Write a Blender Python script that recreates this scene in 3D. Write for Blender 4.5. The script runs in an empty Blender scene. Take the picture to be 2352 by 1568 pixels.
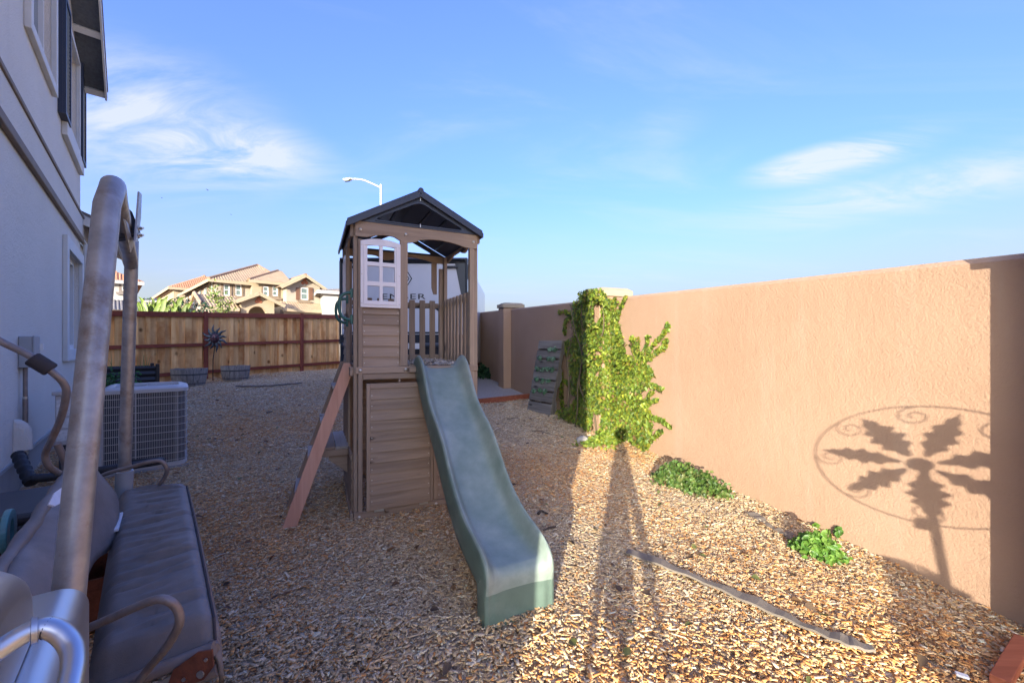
import bpy, bmesh, math, random
import numpy as np
from mathutils import Vector, Matrix

random.seed(7); RNG = np.random.default_rng(7)
scene = bpy.context.scene
COL = scene.collection
R = math.radians

# ------------------------------------------------------------------ camera
CAM_H = 1.40
FPX, CXP, CYP = 960.0, 1176.0, 795.0          # focal length, principal column and horizon row of the calibrated view (2352 px wide)
cam_d = bpy.data.cameras.new('camera'); cam = bpy.data.objects.new('camera', cam_d); COL.objects.link(cam)
cam.location = (0, 0, CAM_H); cam.rotation_euler = (R(90), 0, 0)
cam_d.sensor_fit = 'HORIZONTAL'; cam_d.sensor_width = 36.0
cam_d.lens = 36.0 * FPX / 2352.0
cam_d.shift_y = (CYP - 784.0) / 2352.0
cam_d.clip_start = 0.05; cam_d.clip_end = 3000
scene.camera = cam

# ------------------------------------------------------------------ sun, sky, exposure
SUN_DIR = Vector((242, 960, -190)).normalized()      # direction the light travels
SUN_EL = math.asin(-SUN_DIR.z)
sun_d = bpy.data.lights.new('sun', 'SUN'); sun = bpy.data.objects.new('sun', sun_d); COL.objects.link(sun)
sun_d.energy = 2.0; sun_d.angle = R(0.55); sun_d.color = (1.0, 0.90, 0.74)
sun.rotation_euler = SUN_DIR.to_track_quat('-Z', 'Y').to_euler()
sun.location = (-3, -12, 9)
world = bpy.data.worlds.new('World'); scene.world = world; world.use_nodes = True
wn = world.node_tree; wn.nodes.clear()
def wnode(t, **k):
    n = wn.nodes.new(t)
    for a, v in k.items(): setattr(n, a, v)
    return n
SKY = wnode('ShaderNodeTexSky', sky_type='NISHITA', sun_disc=False)
SKY.sun_elevation = SUN_EL
SKY.sun_rotation = math.atan2(-SUN_DIR.x, -SUN_DIR.y)
SKY.air_density = 1.0; SKY.dust_density = 8.0; SKY.ozone_density = 4.5; SKY.altitude = 20
SKY_STRENGTH = 0.15
def build_sky():
    L = wn.links.new
    tc = wnode('ShaderNodeTexCoord')
    sep = wnode('ShaderNodeSeparateXYZ'); L(tc.outputs['Generated'], sep.inputs[0])
    # project the view direction on a flat cloud layer
    zc = wnode('ShaderNodeMath', operation='MAXIMUM'); L(sep.outputs[2], zc.inputs[0]); zc.inputs[1].default_value = 0.02
    zo = wnode('ShaderNodeMath', operation='ADD'); L(zc.outputs[0], zo.inputs[0]); zo.inputs[1].default_value = 0.12
    dx = wnode('ShaderNodeMath', operation='DIVIDE'); L(sep.outputs[0], dx.inputs[0]); L(zo.outputs[0], dx.inputs[1])
    dy = wnode('ShaderNodeMath', operation='DIVIDE'); L(sep.outputs[1], dy.inputs[0]); L(zo.outputs[0], dy.inputs[1])
    cmb = wnode('ShaderNodeCombineXYZ'); L(dx.outputs[0], cmb.inputs[0]); L(dy.outputs[0], cmb.inputs[1])
    def cloud(scale, rot, stretch, lo, hi, detail=8, dist=1.1, loc=(0, 0, 0)):
        mp = wnode('ShaderNodeMapping'); L(cmb.outputs[0], mp.inputs[0])
        mp.inputs['Rotation'].default_value = (0, 0, R(rot)); mp.inputs['Scale'].default_value = stretch; mp.inputs['Location'].default_value = loc
        nz = wnode('ShaderNodeTexNoise'); L(mp.outputs[0], nz.inputs['Vector'])
        nz.inputs['Scale'].default_value = scale; nz.inputs['Detail'].default_value = detail; nz.inputs['Roughness'].default_value = 0.62; nz.inputs['Distortion'].default_value = dist
        mr = wnode('ShaderNodeMapRange', interpolation_type='SMOOTHSTEP'); L(nz.outputs['Fac'], mr.inputs['Value'])
        mr.inputs['From Min'].default_value = lo; mr.inputs['From Max'].default_value = hi
        return mr.outputs['Result'], nz
    def blob(c, rad):          # where a bank of cloud stands in the sky
        ds = wnode('ShaderNodeVectorMath', operation='SUBTRACT'); L(tc.outputs['Generated'], ds.inputs[0]); ds.inputs[1].default_value = c
        sc = wnode('ShaderNodeVectorMath', operation='DIVIDE'); L(ds.outputs[0], sc.inputs[0]); sc.inputs[1].default_value = rad
        ln = wnode('ShaderNodeVectorMath', operation='LENGTH'); L(sc.outputs[0], ln.inputs[0])
        mr = wnode('ShaderNodeMapRange', interpolation_type='SMOOTHSTEP'); L(ln.outputs['Value'], mr.inputs['Value'])
        mr.inputs['From Min'].default_value = 1.0; mr.inputs['From Max'].default_value = 0.0
        return mr.outputs['Result']
    def m(op, a, b):
        n = wnode('ShaderNodeMath', operation=op)
        for i, v in enumerate((a, b)):
            if isinstance(v, (int, float)): n.inputs[i].default_value = v
            else: L(v, n.inputs[i])
        return n.outputs[0]
    def dirp(px, py):
        v = Vector(((px - CXP) / FPX, 1, (CYP - py) / FPX)); v.normalize(); return v
    thin, _ = cloud(1.1, 20, (0.6, 1.6, 1), 0.46, 0.86)
    fine, _ = cloud(2.6, 35, (0.5, 1.5, 1), 0.30, 0.72, detail=9, loc=(3, 1, 0))
    fine2, _ = cloud(1.7, -24, (0.5, 1.9, 1), 0.32, 0.70, detail=9, loc=(7, 4, 0))
    b1 = blob(dirp(330, 285), (0.32, 0.30, 0.15))
    b1b = blob(dirp(560, 345), (0.22, 0.25, 0.075))
    b2 = blob(dirp(1905, 372), (0.17, 0.19, 0.040))
    b3 = blob(dirp(2050, 445), (0.42, 0.40, 0.055))
    b4 = blob(dirp(1530, 290), (0.10, 0.2, 0.05))
    f1 = m('MULTIPLY', m('ADD', b1, b1b), m('ADD', m('MULTIPLY', fine, 1.0), 0.02))
    f2 = m('MULTIPLY', b2, m('ADD', m('MULTIPLY', fine2, 2.6), 0.05))
    f3 = m('MULTIPLY', m('ADD', b3, m('MULTIPLY', b4, 0.3)), m('MULTIPLY', fine2, 0.95))
    tot = m('ADD', m('ADD', f1, f2), m('ADD', f3, m('MULTIPLY', thin, 0.30)))
    fac = m('MINIMUM', m('MULTIPLY', tot, 0.85), 0.72)
    hsv = wnode('ShaderNodeHueSaturation'); hsv.inputs['Saturation'].default_value = 1.07; hsv.inputs['Hue'].default_value = 0.525; hsv.inputs['Value'].default_value = 0.92
    L(SKY.outputs[0], hsv.inputs['Color'])
    mix = wnode('ShaderNodeMix', data_type='RGBA'); L(fac, mix.inputs['Factor'])
    L(hsv.outputs[0], mix.inputs['A'])
    mix.inputs['B'].default_value = (1.0, 1.02, 1.08, 1)
    # thin pale haze low over the whole horizon
    hz = wnode('ShaderNodeMapRange', interpolation_type='SMOOTHSTEP'); L(sep.outputs[2], hz.inputs['Value'])
    hz.inputs['From Min'].default_value = 0.36; hz.inputs['From Max'].default_value = -0.05; hz.inputs['To Max'].default_value = 0.9
    mix2 = wnode('ShaderNodeMix', data_type='RGBA'); L(hz.outputs['Result'], mix2.inputs['Factor']); L(mix.outputs['Result'], mix2.inputs['A'])
    mix2.inputs['B'].default_value = (0.86, 0.94, 1.03, 1)
    bg = wnode('ShaderNodeBackground'); L(mix2.outputs['Result'], bg.inputs[0]); bg.inputs[1].default_value = SKY_STRENGTH
    out = wnode('ShaderNodeOutputWorld'); L(bg.outputs[0], out.inputs[0])
build_sky()
vs = scene.view_settings
vs.view_transform = 'Standard'; vs.look = 'None'; vs.gamma = 1.0; vs.use_curve_mapping = False
vs.exposure = 2.68
scene.cycles.use_denoising = True
scene.cycles.max_bounces = 8

# ------------------------------------------------------------------ helpers
class MB:
    """collects shapes; build() links them as one mesh object"""
    def __init__(s): s.v = []; s.f = []
    def add(s, vs, fs):
        o = len(s.v); s.v += [tuple(p) for p in vs]; s.f += [tuple(i + o for i in f) for f in fs]; return s
    def hexa(s, p):      # 8 corners: bottom ring then top ring
        return s.add(p, [(3, 2, 1, 0), (4, 5, 6, 7), (0, 1, 5, 4), (1, 2, 6, 5), (2, 3, 7, 6), (3, 0, 4, 7)])
    def box(s, x0, x1, y0, y1, z0, z1):
        return s.hexa([(x0, y0, z0), (x1, y0, z0), (x1, y1, z0), (x0, y1, z0), (x0, y0, z1), (x1, y0, z1), (x1, y1, z1), (x0, y1, z1)])
    def beam(s, a, b, w, h, up=(0, 0, 1)):   # bar from a to b, w across, h along up
        a, b, up = Vector(a), Vector(b), Vector(up); d = (b - a).normalized()
        sd = d.cross(up); sd = sd.normalized() if sd.length > 1e-6 else Vector((1, 0, 0)); u = sd.cross(d).normalized()
        q = [(-w / 2, -h / 2), (w / 2, -h / 2), (w / 2, h / 2), (-w / 2, h / 2)]
        p = [a + sd * i + u * j for i, j in q] + [b + sd * i + u * j for i, j in q]
        return s.add(p, [(0, 1, 2, 3), (7, 6, 5, 4), (1, 0, 4, 5), (2, 1, 5, 6), (3, 2, 6, 7), (0, 3, 7, 4)])
    def prism(s, poly, f0, f1):   # poly: 2-D points, f0 / f1 map them to the two faces
        n = len(poly); a = [f0(*p) for p in poly]; b = [f1(*p) for p in poly]
        return s.add(a + b, [tuple(range(n))[::-1], tuple(range(n, 2 * n))] + [(i, (i + 1) % n, n + (i + 1) % n, n + i) for i in range(n)])
    def ring(s, outer, inner, f0, f1):
        n = len(outer); P = [f0(*p) for p in outer] + [f0(*p) for p in inner] + [f1(*p) for p in outer] + [f1(*p) for p in inner]; F = []
        for i in range(n):
            j = (i + 1) % n
            F += [(i, j, n + j, n + i), (2 * n + j, 2 * n + i, 3 * n + i, 3 * n + j), (j, i, 2 * n + i, 2 * n + j), (n + i, n + j, 3 * n + j, 3 * n + i)]
        return s.add(P, F)
    def tube(s, pts, r, seg=12, cap=True):
        pts = [Vector(p) for p in pts]; n = len(pts); rs = r if isinstance(r, (list, tuple)) else [r] * n
        V = []; ref = None
        for i, p in enumerate(pts):
            t = (pts[min(i + 1, n - 1)] - pts[max(i - 1, 0)]).normalized()
            if ref is None:
                ref = Vector((0, 0, 1)) if abs(t.z) < .9 else Vector((1, 0, 0))
            a = (ref - t * ref.dot(t)).normalized(); b = t.cross(a); ref = a
            V += [p + (a * math.cos(2 * math.pi * k / seg) + b * math.sin(2 * math.pi * k / seg)) * rs[i] for k in range(seg)]
        F = [(i * seg + k, i * seg + (k + 1) % seg, (i + 1) * seg + (k + 1) % seg, (i + 1) * seg + k) for i in range(n - 1) for k in range(seg)]
        if cap: F += [tuple(range(seg))[::-1], tuple((n - 1) * seg + k for k in range(seg))]
        return s.add(V, F)
    def lathe(s, prof, c=(0, 0, 0), seg=28, sx=1, sy=1):
        n = len(prof); V = [(c[0] + r * sx * math.cos(2 * math.pi * k / seg), c[1] + r * sy * math.sin(2 * math.pi * k / seg), c[2] + z) for r, z in prof for k in range(seg)]
        return s.add(V, [(i * seg + k, i * seg + (k + 1) % seg, (i + 1) * seg + (k + 1) % seg, (i + 1) * seg + k) for i in range(n - 1) for k in range(seg)])
    def grid(s, rows, close=False):   # rows of points, all the same length
        n, m = len(rows), len(rows[0]); V = [p for r in rows for p in r]
        return s.add(V, [(i * m + j, i * m + (j + 1) % m, (i + 1) * m + (j + 1) % m, (i + 1) * m + j) for i in range(n - 1) for j in range(m if close else m - 1)])
    def map(s, fn): s.v = [tuple(fn(*p)) for p in s.v]; return s
    def build(s, name, mat, parent=None, smooth=False, bev=0, world=False, angle=40):
        me = bpy.data.meshes.new(name)
        vv = s.v
        if world and parent is not None:
            inv = parent.matrix_basis.inverted(); vv = [inv @ Vector(p) for p in vv]
        me.from_pydata([tuple(p) for p in vv], [], s.f); me.update()
        bm = bmesh.new(); bm.from_mesh(me); bmesh.ops.recalc_face_normals(bm, faces=bm.faces); bm.to_mesh(me); bm.free()
        return obj(name, me, mat, parent, smooth, bev, angle)
def obj(name, me, mat, parent=None, smooth=False, bev=0, angle=40):
    o = bpy.data.objects.new(name, me); COL.objects.link(o)
    if mat is not None and not me.materials: me.materials.append(mat)
    if parent is not None: o.parent = parent
    if smooth:
        me.polygons.foreach_set('use_smooth', [True] * len(me.polygons))
        me.set_sharp_from_angle(angle=R(angle))
    if bev:
        b = o.modifiers.new('edge', 'BEVEL'); b.width = bev; b.segments = 2; b.limit_method = 'ANGLE'; b.angle_limit = R(50)
    return o
def B(x0, x1, y0, y1, z0, z1): return MB().box(x0, x1, y0, y1, z0, z1)
def tag(o, label=None, cat=None, group=None, kind=None):
    if label: o['label'] = label
    if cat: o['category'] = cat
    if group: o['group'] = group
    if kind: o['kind'] = kind
    return o
def thing(name, label, cat, loc=(0, 0, 0), rz=0, group=None):
    o = bpy.data.objects.new(name, None); COL.objects.link(o); o.empty_display_size = .1
    o.location = loc; o.rotation_euler = (0, 0, rz)
    o.matrix_basis = Matrix.Translation(Vector(loc)) @ Matrix.Rotation(rz, 4, 'Z')
    return tag(o, label, cat, group)
def copy_tree(o, parent=None):
    c = o.copy(); COL.objects.link(c); c.parent = parent
    for ch in list(o.children): copy_tree(ch, c)
    return c
def bez(pts, n=10):      # smooth curve through the points
    P = [Vector(p) for p in pts]; out = []
    for i in range(len(P) - 1):
        p0, p1, p2, p3 = P[max(i - 1, 0)], P[i], P[i + 1], P[min(i + 2, len(P) - 1)]
        for k in range(n):
            t = k / n
            out.append(0.5 * ((2 * p1) + (p2 - p0) * t + (2 * p0 - 5 * p1 + 4 * p2 - p3) * t * t + (3 * p1 - p0 - 3 * p2 + p3) * t ** 3))
    return out + [P[-1]]
def at(px, py, Y):       # the point at depth Y seen at a photograph pixel (2352 px wide)
    return Vector(((px - CXP) / FPX * Y, Y, CAM_H + (CYP - py) / FPX * Y))
def undul(x, y):
    return 0.010 * np.sin(1.7 * x + .6 * y) + 0.008 * np.sin(2.9 * y - 1.3 * x + 1) + 0.005 * np.sin(5.1 * x + 2.2 * y)
def gz(x, y):            # height of the yard: it climbs gently away from the camera
    yy = np.clip(y, -4, 15.0)
    return -0.075 + 0.052 * yy + undul(x, y) * (np.abs(y) < 16)
def on_ground(px, py):
    Y = FPX * 1.475 / (py - CYP + 50); X = (px - CXP) / FPX * Y
    return Vector((X, Y, float(gz(X, Y))))

# ------------------------------------------------------------------ materials
MATS = {}
def nt(m): return m.node_tree.nodes, m.node_tree.links.new
def base_mat(name):
    m = bpy.data.materials.new(name); m.use_nodes = True; MATS[name] = m
    n, L = nt(m); p = n['Principled BSDF']; return m, n, L, p
def rgba(c): return (c[0], c[1], c[2], 1)
def ramp(n, stops):
    r = n.new('ShaderNodeValToRGB'); e = r.color_ramp.elements
    while len(e) < len(stops): e.new(.5)
    for k, (p, c) in enumerate(stops): e[k].position = p; e[k].color = rgba(c)
    return r
def coords(n, L, scale=(1, 1, 1), rand=True):
    tc = n.new('ShaderNodeTexCoord'); mp = n.new('ShaderNodeMapping'); mp.inputs['Scale'].default_value = scale
    if rand:
        oi = n.new('ShaderNodeObjectInfo'); ml = n.new('ShaderNodeVectorMath'); ml.operation = 'MULTIPLY_ADD'
        cb = n.new('ShaderNodeCombineXYZ')
        for i in range(3): L(oi.outputs['Random'], cb.inputs[i])
        ml.inputs[1].default_value = (37, 23, 51); L(cb.outputs[0], ml.inputs[0]); L(tc.outputs['Object'], ml.inputs[2]); L(ml.outputs[0], mp.inputs[0])
    else: L(tc.outputs['Object'], mp.inputs[0])
    return mp.outputs[0]
def noise(n, L, vec, scale, detail=5, rough=.55, dist=0):
    t = n.new('ShaderNodeTexNoise'); L(vec, t.inputs['Vector']); t.inputs['Scale'].default_value = scale
    t.inputs['Detail'].default_value = detail; t.inputs['Roughness'].default_value = rough; t.inputs['Distortion'].default_value = dist
    return t.outputs['Fac']
def bump(n, L, p, h, strength, dist=.01):
    b = n.new('ShaderNodeBump'); b.inputs['Strength'].default_value = strength; b.inputs['Distance'].default_value = dist
    L(h, b.inputs['Height']); L(b.outputs[0], p.inputs['Normal']); return b
def rnd_value(n, L, col, lo, hi, hue=0):
    oi = n.new('ShaderNodeObjectInfo'); mr = n.new('ShaderNodeMapRange'); L(oi.outputs['Random'], mr.inputs[0]); mr.inputs[3].default_value = lo; mr.inputs[4].default_value = hi
    h = n.new('ShaderNodeHueSaturation'); L(mr.outputs[0], h.inputs['Value']); L(col, h.inputs['Color'])
    return h.outputs[0]
def plain(name, c, rough=.6, metal=0, var=.12, scale=6, bs=0, bscale=60, rnd=.0, spec=.5, dirt=None, coat=0):
    m, n, L, p = base_mat(name)
    v = coords(n, L); f = noise(n, L, v, scale, 6)
    st = [(.25, [x * (1 - var) for x in c]), (.75, [min(1, x * (1 + var)) for x in c])]
    r = ramp(n, st); L(f, r.inputs[0]); col = r.outputs[0]
    if dirt:
        f2 = noise(n, L, v, scale * .45, 8, .7); mr = n.new('ShaderNodeMapRange'); L(f2, mr.inputs[0]); mr.inputs[1].default_value = .52; mr.inputs[2].default_value = .72
        mx = n.new('ShaderNodeMix'); mx.data_type = 'RGBA'; L(mr.outputs[0], mx.inputs['Factor']); L(col, mx.inputs['A']); mx.inputs['B'].default_value = rgba(dirt); col = mx.outputs['Result']
    if rnd: col = rnd_value(n, L, col, 1 - rnd, 1 + rnd)
    L(col, p.inputs['Base Color']); p.inputs['Roughness'].default_value = rough; p.inputs['Metallic'].default_value = metal
    p.inputs['Specular IOR Level'].default_value = spec; p.inputs['Coat Weight'].default_value = coat
    if bs: bump(n, L, p, noise(n, L, v, bscale, 6, .6), bs)
    return m
def wood(name, dark, light, axis='x', rough=.75, rnd=.12, knots=True, along=1.2, across=22, stain=None, bs=.25):
    m, n, L, p = base_mat(name)
    sc = {'x': (along, across, across), 'y': (across, along, across), 'z': (across, across, along)}[axis]
    v = coords(n, L, sc); f = noise(n, L, v, 1.0, 6, .6, .8)
    r = ramp(n, [(.28, dark), (.5, [(a + b) / 2 for a, b in zip(dark, light)]), (.72, light)]); L(f, r.inputs[0]); col = r.outputs[0]
    v2 = coords(n, L, tuple(.32 * q if q == across else 2.2 for q in sc))
    if stain:
        f3 = noise(n, L, v2, .55, 4, .6); mr = n.new('ShaderNodeMapRange'); L(f3, mr.inputs[0]); mr.inputs[1].default_value = .5; mr.inputs[2].default_value = .68
        mx = n.new('ShaderNodeMix'); mx.data_type = 'RGBA'; L(mr.outputs[0], mx.inputs['Factor']); L(col, mx.inputs['A']); mx.inputs['B'].default_value = rgba(stain); col = mx.outputs['Result']
    if knots:
        vo = n.new('ShaderNodeTexVoronoi'); L(v2, vo.inputs['Vector']); vo.inputs['Scale'].default_value = 1.0
        mr = n.new('ShaderNodeMapRange'); L(vo.outputs['Distance'], mr.inputs[0]); mr.inputs[1].default_value = .16; mr.inputs[2].default_value = .07
        mx = n.new('ShaderNodeMix'); mx.data_type = 'RGBA'; L(mr.outputs[0], mx.inputs['Factor']); L(col, mx.inputs['A']); mx.inputs['B'].default_value = rgba([x * .35 for x in dark]); col = mx.outputs['Result']
    col = rnd_value(n, L, col, 1 - rnd, 1 + rnd)
    L(col, p.inputs['Base Color']); p.inputs['Roughness'].default_value = rough; p.inputs['Specular IOR Level'].default_value = .3
    bump(n, L, p, f, bs, .004)
    return m
def stucco(name, c, c2, bs=.55, bscale=85, streak=None):
    m, n, L, p = base_mat(name)
    v = coords(n, L, rand=False); f = noise(n, L, v, .9, 6, .6)
    r = ramp(n, [(.3, c), (.7, c2)]); L(f, r.inputs[0]); col = r.outputs[0]
    if streak:
        v2 = coords(n, L, (3.2, 3.2, .35), rand=False); f2 = noise(n, L, v2, 1.6, 5, .6); mr = n.new('ShaderNodeMapRange'); L(f2, mr.inputs[0]); mr.inputs[1].default_value = .55; mr.inputs[2].default_value = .8
        mr.inputs[4].default_value = .5
        mx = n.new('ShaderNodeMix'); mx.data_type = 'RGBA'; L(mr.outputs[0], mx.inputs['Factor']); L(col, mx.inputs['A']); mx.inputs['B'].default_value = rgba(streak); col = mx.outputs['Result']
    fine = noise(n, L, v, bscale, 4, .65); mid = noise(n, L, v, bscale * .22, 4, .6)
    ad = n.new('ShaderNodeMath'); ad.operation = 'ADD'; L(fine, ad.inputs[0]); L(mid, ad.inputs[1])
    L(col, p.inputs['Base Color']); p.inputs['Roughness'].default_value = .92; p.inputs['Specular IOR Level'].default_value = .15
    bump(n, L, p, ad.outputs[0], bs, .012)
    return m
def leaf_mat(name, trans=.35, rough=.45):
    m = bpy.data.materials.new(name); m.use_nodes = True; MATS[name] = m; n, L = nt(m); p = n['Principled BSDF']
    at_ = n.new('ShaderNodeAttribute'); at_.attribute_name = 'tint'; L(at_.outputs['Color'], p.inputs['Base Color']); p.inputs['Roughness'].default_value = rough; p.inputs['Specular IOR Level'].default_value = .35
    tr = n.new('ShaderNodeBsdfTranslucent'); hs = n.new('ShaderNodeHueSaturation'); hs.inputs['Hue'].default_value = .485; hs.inputs['Value'].default_value = 1.5; L(at_.outputs['Color'], hs.inputs['Color']); L(hs.outputs[0], tr.inputs[0])
    mx = n.new('ShaderNodeMixShader'); mx.inputs[0].default_value = trans; L(p.outputs[0], mx.inputs[1]); L(tr.outputs[0], mx.inputs[2]); L(mx.outputs[0], n['Material Output'].inputs[0])
    return m
def attr_mat(name, rough=.85, bscale=120, bs=.3):
    m, n, L, p = base_mat(name)
    at_ = n.new('ShaderNodeAttribute'); at_.attribute_name = 'tint'
    v = coords(n, L, rand=False); f = noise(n, L, v, bscale, 3)
    r = ramp(n, [(.2, (.72, .72, .72)), (.8, (1, 1, 1))]); L(f, r.inputs[0])
    mx = n.new('ShaderNodeMix'); mx.data_type = 'RGBA'; mx.blend_type = 'MULTIPLY'; mx.inputs['Factor'].default_value = 1; L(at_.outputs['Color'], mx.inputs['A']); L(r.outputs[0], mx.inputs['B'])
    L(mx.outputs['Result'], p.inputs['Base Color']); p.inputs['Roughness'].default_value = rough; p.inputs['Specular IOR Level'].default_value = .25
    return m
def np_mesh(name, V, faces_per, k, tint=None):
    """V (N, n, 3) pieces, faces_per list of index tuples (same length) -> one mesh; tint (N, 3) per piece"""
    N, nv = V.shape[:2]; F = np.array(faces_per); nf, fl = F.shape
    me = bpy.data.meshes.new(name); me.vertices.add(N * nv); me.vertices.foreach_set('co', V.reshape(-1).astype(np.float32))
    idx = (F[None] + (np.arange(N) * nv)[:, None, None]).reshape(-1)
    me.loops.add(len(idx)); me.loops.foreach_set('vertex_index', idx.astype(np.int32))
    me.polygons.add(N * nf); me.polygons.foreach_set('loop_start', (np.arange(N * nf) * fl).astype(np.int32))
    if tint is not None:
        a = me.attributes.new('tint', 'FLOAT_COLOR', 'FACE'); c = np.ones((N, nf, 4), np.float32); c[:, :, :3] = tint[:, None, :]; a.data.foreach_set('color', c.reshape(-1))
    me.update(calc_edges=True); me.validate(); return me
def leaves(name, P, Nrm, size, tint, mat, parent=None, elong=1.25, droop=.3, curl=.22):
    """P positions (N,3), Nrm outward normals, one folded six-cornered leaf each"""
    P = np.asarray(P, float); N = len(P); Nrm = np.asarray(Nrm, float); Nrm = Nrm / np.linalg.norm(Nrm, axis=1, keepdims=True)
    up = RNG.normal(size=(N, 3)); up[:, 2] -= droop * 3; up -= Nrm * (up * Nrm).sum(1, keepdims=True); up /= np.linalg.norm(up, axis=1, keepdims=True) + 1e-9
    sd = np.cross(up, Nrm); s = np.asarray(size)[:, None] if np.ndim(size) else np.full((N, 1), size)
    def pt(a, b, c): return P + (up * a * elong + sd * b + Nrm * c) * s
    V = np.stack([pt(-.5, 0, 0), pt(-.22, -.42, curl), pt(.18, -.32, curl * .8), pt(.55, 0, -.05), pt(.18, .32, curl * .8), pt(-.22, .42, curl)], 1)
    me = np_mesh(name, V, [(0, 3, 2, 1), (0, 5, 4, 3)], 4, np.asarray(tint))
    return obj(name, me, mat, parent)
def tints(N, pal, j=.12):
    pal = np.array(pal); c = pal[RNG.integers(0, len(pal), N)]; return np.clip(c * (1 + RNG.normal(size=(N, 1)) * j), 0, 1)

MAT = dict(
    white=plain('white_paint', (.74, .73, .70), .5, var=.04), plastic_white=plain('white_plastic', (.72, .68, .70), .42, var=.05, dirt=(.55, .52, .52)),
    glass=plain('window_glass', (.10, .14, .15), .06, var=.2, spec=.9), blind=plain('window_blind', (.34, .40, .38), .25, var=.06, spec=.9), far_pane=plain('far_window_pane', (.13, .175, .165), .3, var=.15),
    galv=plain('weathered_tube', (.33, .31, .285), .42, .5, var=.3, scale=16, bs=.12, bscale=50, dirt=(.20, .14, .09)),
    arm=plain('brown_tube', (.24, .205, .185), .45, .3, var=.2, scale=18, dirt=(.20, .13, .085)),
    steel=plain('stainless_steel', (.56, .56, .56), .36, 1.0, var=.06, scale=3, bs=.03, bscale=160),
    dark=plain('black_plastic', (.022, .024, .03), .42, var=.2), navy=plain('navy_roof_plastic', (.030, .038, .062), .42, var=.15, scale=4, bs=.05, bscale=30),
    shutter=plain('navy_shutter', (.022, .030, .055), .5, var=.1), bolt=plain('zinc_bolt', (.55, .53, .48), .4, .8),
    fabric=plain('grey_fabric', (.19, .168, .150), .62, var=.2, scale=9, bs=.12, bscale=260, dirt=(.25, .225, .20)),
    rust=plain('rust', (.16, .055, .03), .8, .2, var=.35, scale=30, bs=.25, bscale=80), hose=plain('pipe_tape', (.020, .020, .021), .65, var=.3, scale=30, bs=.4, bscale=40),
    ac=plain('condenser_paint', (.47, .45, .42), .45, var=.06), coil=plain('coil', (.045, .043, .045), .6, var=.3, scale=60),
    foam=plain('foam_sleeve', (.045, .04, .042), .85, var=.15, bs=.2, bscale=200), grey_box=plain('grey_enamel', (.33, .35, .36), .45, var=.05),
    green=plain('green_plastic', (.02, .105, .085), .38, var=.1), teal=plain('teal_plastic', (.10, .26, .25), .35, var=.15), slide=None,
    rubber=plain('black_edging', (.14, .12, .10), .8, var=.25, dirt=(.22, .19, .16)), lamp=plain('lamp_post_metal', (.46, .44, .38), .45, .4),
    rv_white=plain('trailer_gelcoat', (.62, .63, .66), .25, var=.02, coat=.3), rv_black=plain('trailer_trim', (.018, .022, .03), .35, var=.1), rv_grey=plain('trailer_grey', (.055, .065, .075), .35, var=.05),
    decal=plain('decal_black', (.02, .02, .022), .5), paper=plain('torn_white_cloth', (.66, .67, .68), .7, var=.06), label=plain('label_print', (.62, .62, .60), .5, var=.25, scale=45),
    terracotta=plain('terracotta', (.36, .15, .09), .8, var=.15, bs=.1), rock=plain('grey_stone', (.30, .28, .26), .9, var=.2, bs=.4, bscale=18),
    soil=plain('soil', (.06, .045, .035), .95, var=.3, bs=.5), corr=plain('black_corrugated_metal', (.02, .022, .025), .4, .3, var=.15),
    barrel=wood('weathered_barrel', (.17, .155, .14), (.38, .35, .32), 'z', along=3, across=30, rnd=.1), hoop=plain('rusty_hoop', (.10, .095, .095), .6, .5, var=.25, scale=20),
    iron=plain('dark_iron', (.03, .028, .027), .5, .6, var=.3, scale=20), sunmetal=plain('blue_black_metal', (.045, .06, .085), .42, .6, var=.5, scale=25, bs=.2, bscale=40), sunface=plain('purple_bronze', (.075, .035, .05), .4, .6, var=.4, scale=25),
    concrete=plain('concrete', (.30, .285, .265), .9, var=.12, scale=3, bs=.2, bscale=60),
    pad=plain('gravel_pad', (.33, .30, .275), .95, var=.3, scale=45, bs=.7, bscale=70),
    bark=plain('bark', (.13, .10, .075), .9, var=.25, bs=.3), stem=plain('vine_stem', (.10, .075, .045), .9, var=.2),
    tan=stucco('tan_stucco', (.33, .28, .225), (.37, .315, .255), .25, 20), tan2=stucco('yellow_stucco', (.33, .265, .18), (.37, .295, .205), .25, 20), pale=stucco('pale_stucco', (.36, .35, .335), (.40, .39, .375), .25, 20),
    trim=plain('brown_trim', (.20, .15, .105), .7, var=.08), brick_dot=plain('clay_vent', (.30, .10, .05), .8), shutter_brown=plain('brown_shutter', (.13, .062, .036), .6),
    greyroof=plain('grey_shingle', (.18, .15, .135), .9, var=.2, scale=5, bs=.3, bscale=8), solar=plain('solar_panel', (.02, .026, .045), .15, var=.2),
    leaf=leaf_mat('leaf'), chip=attr_mat('wood_chip'),
)

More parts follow.
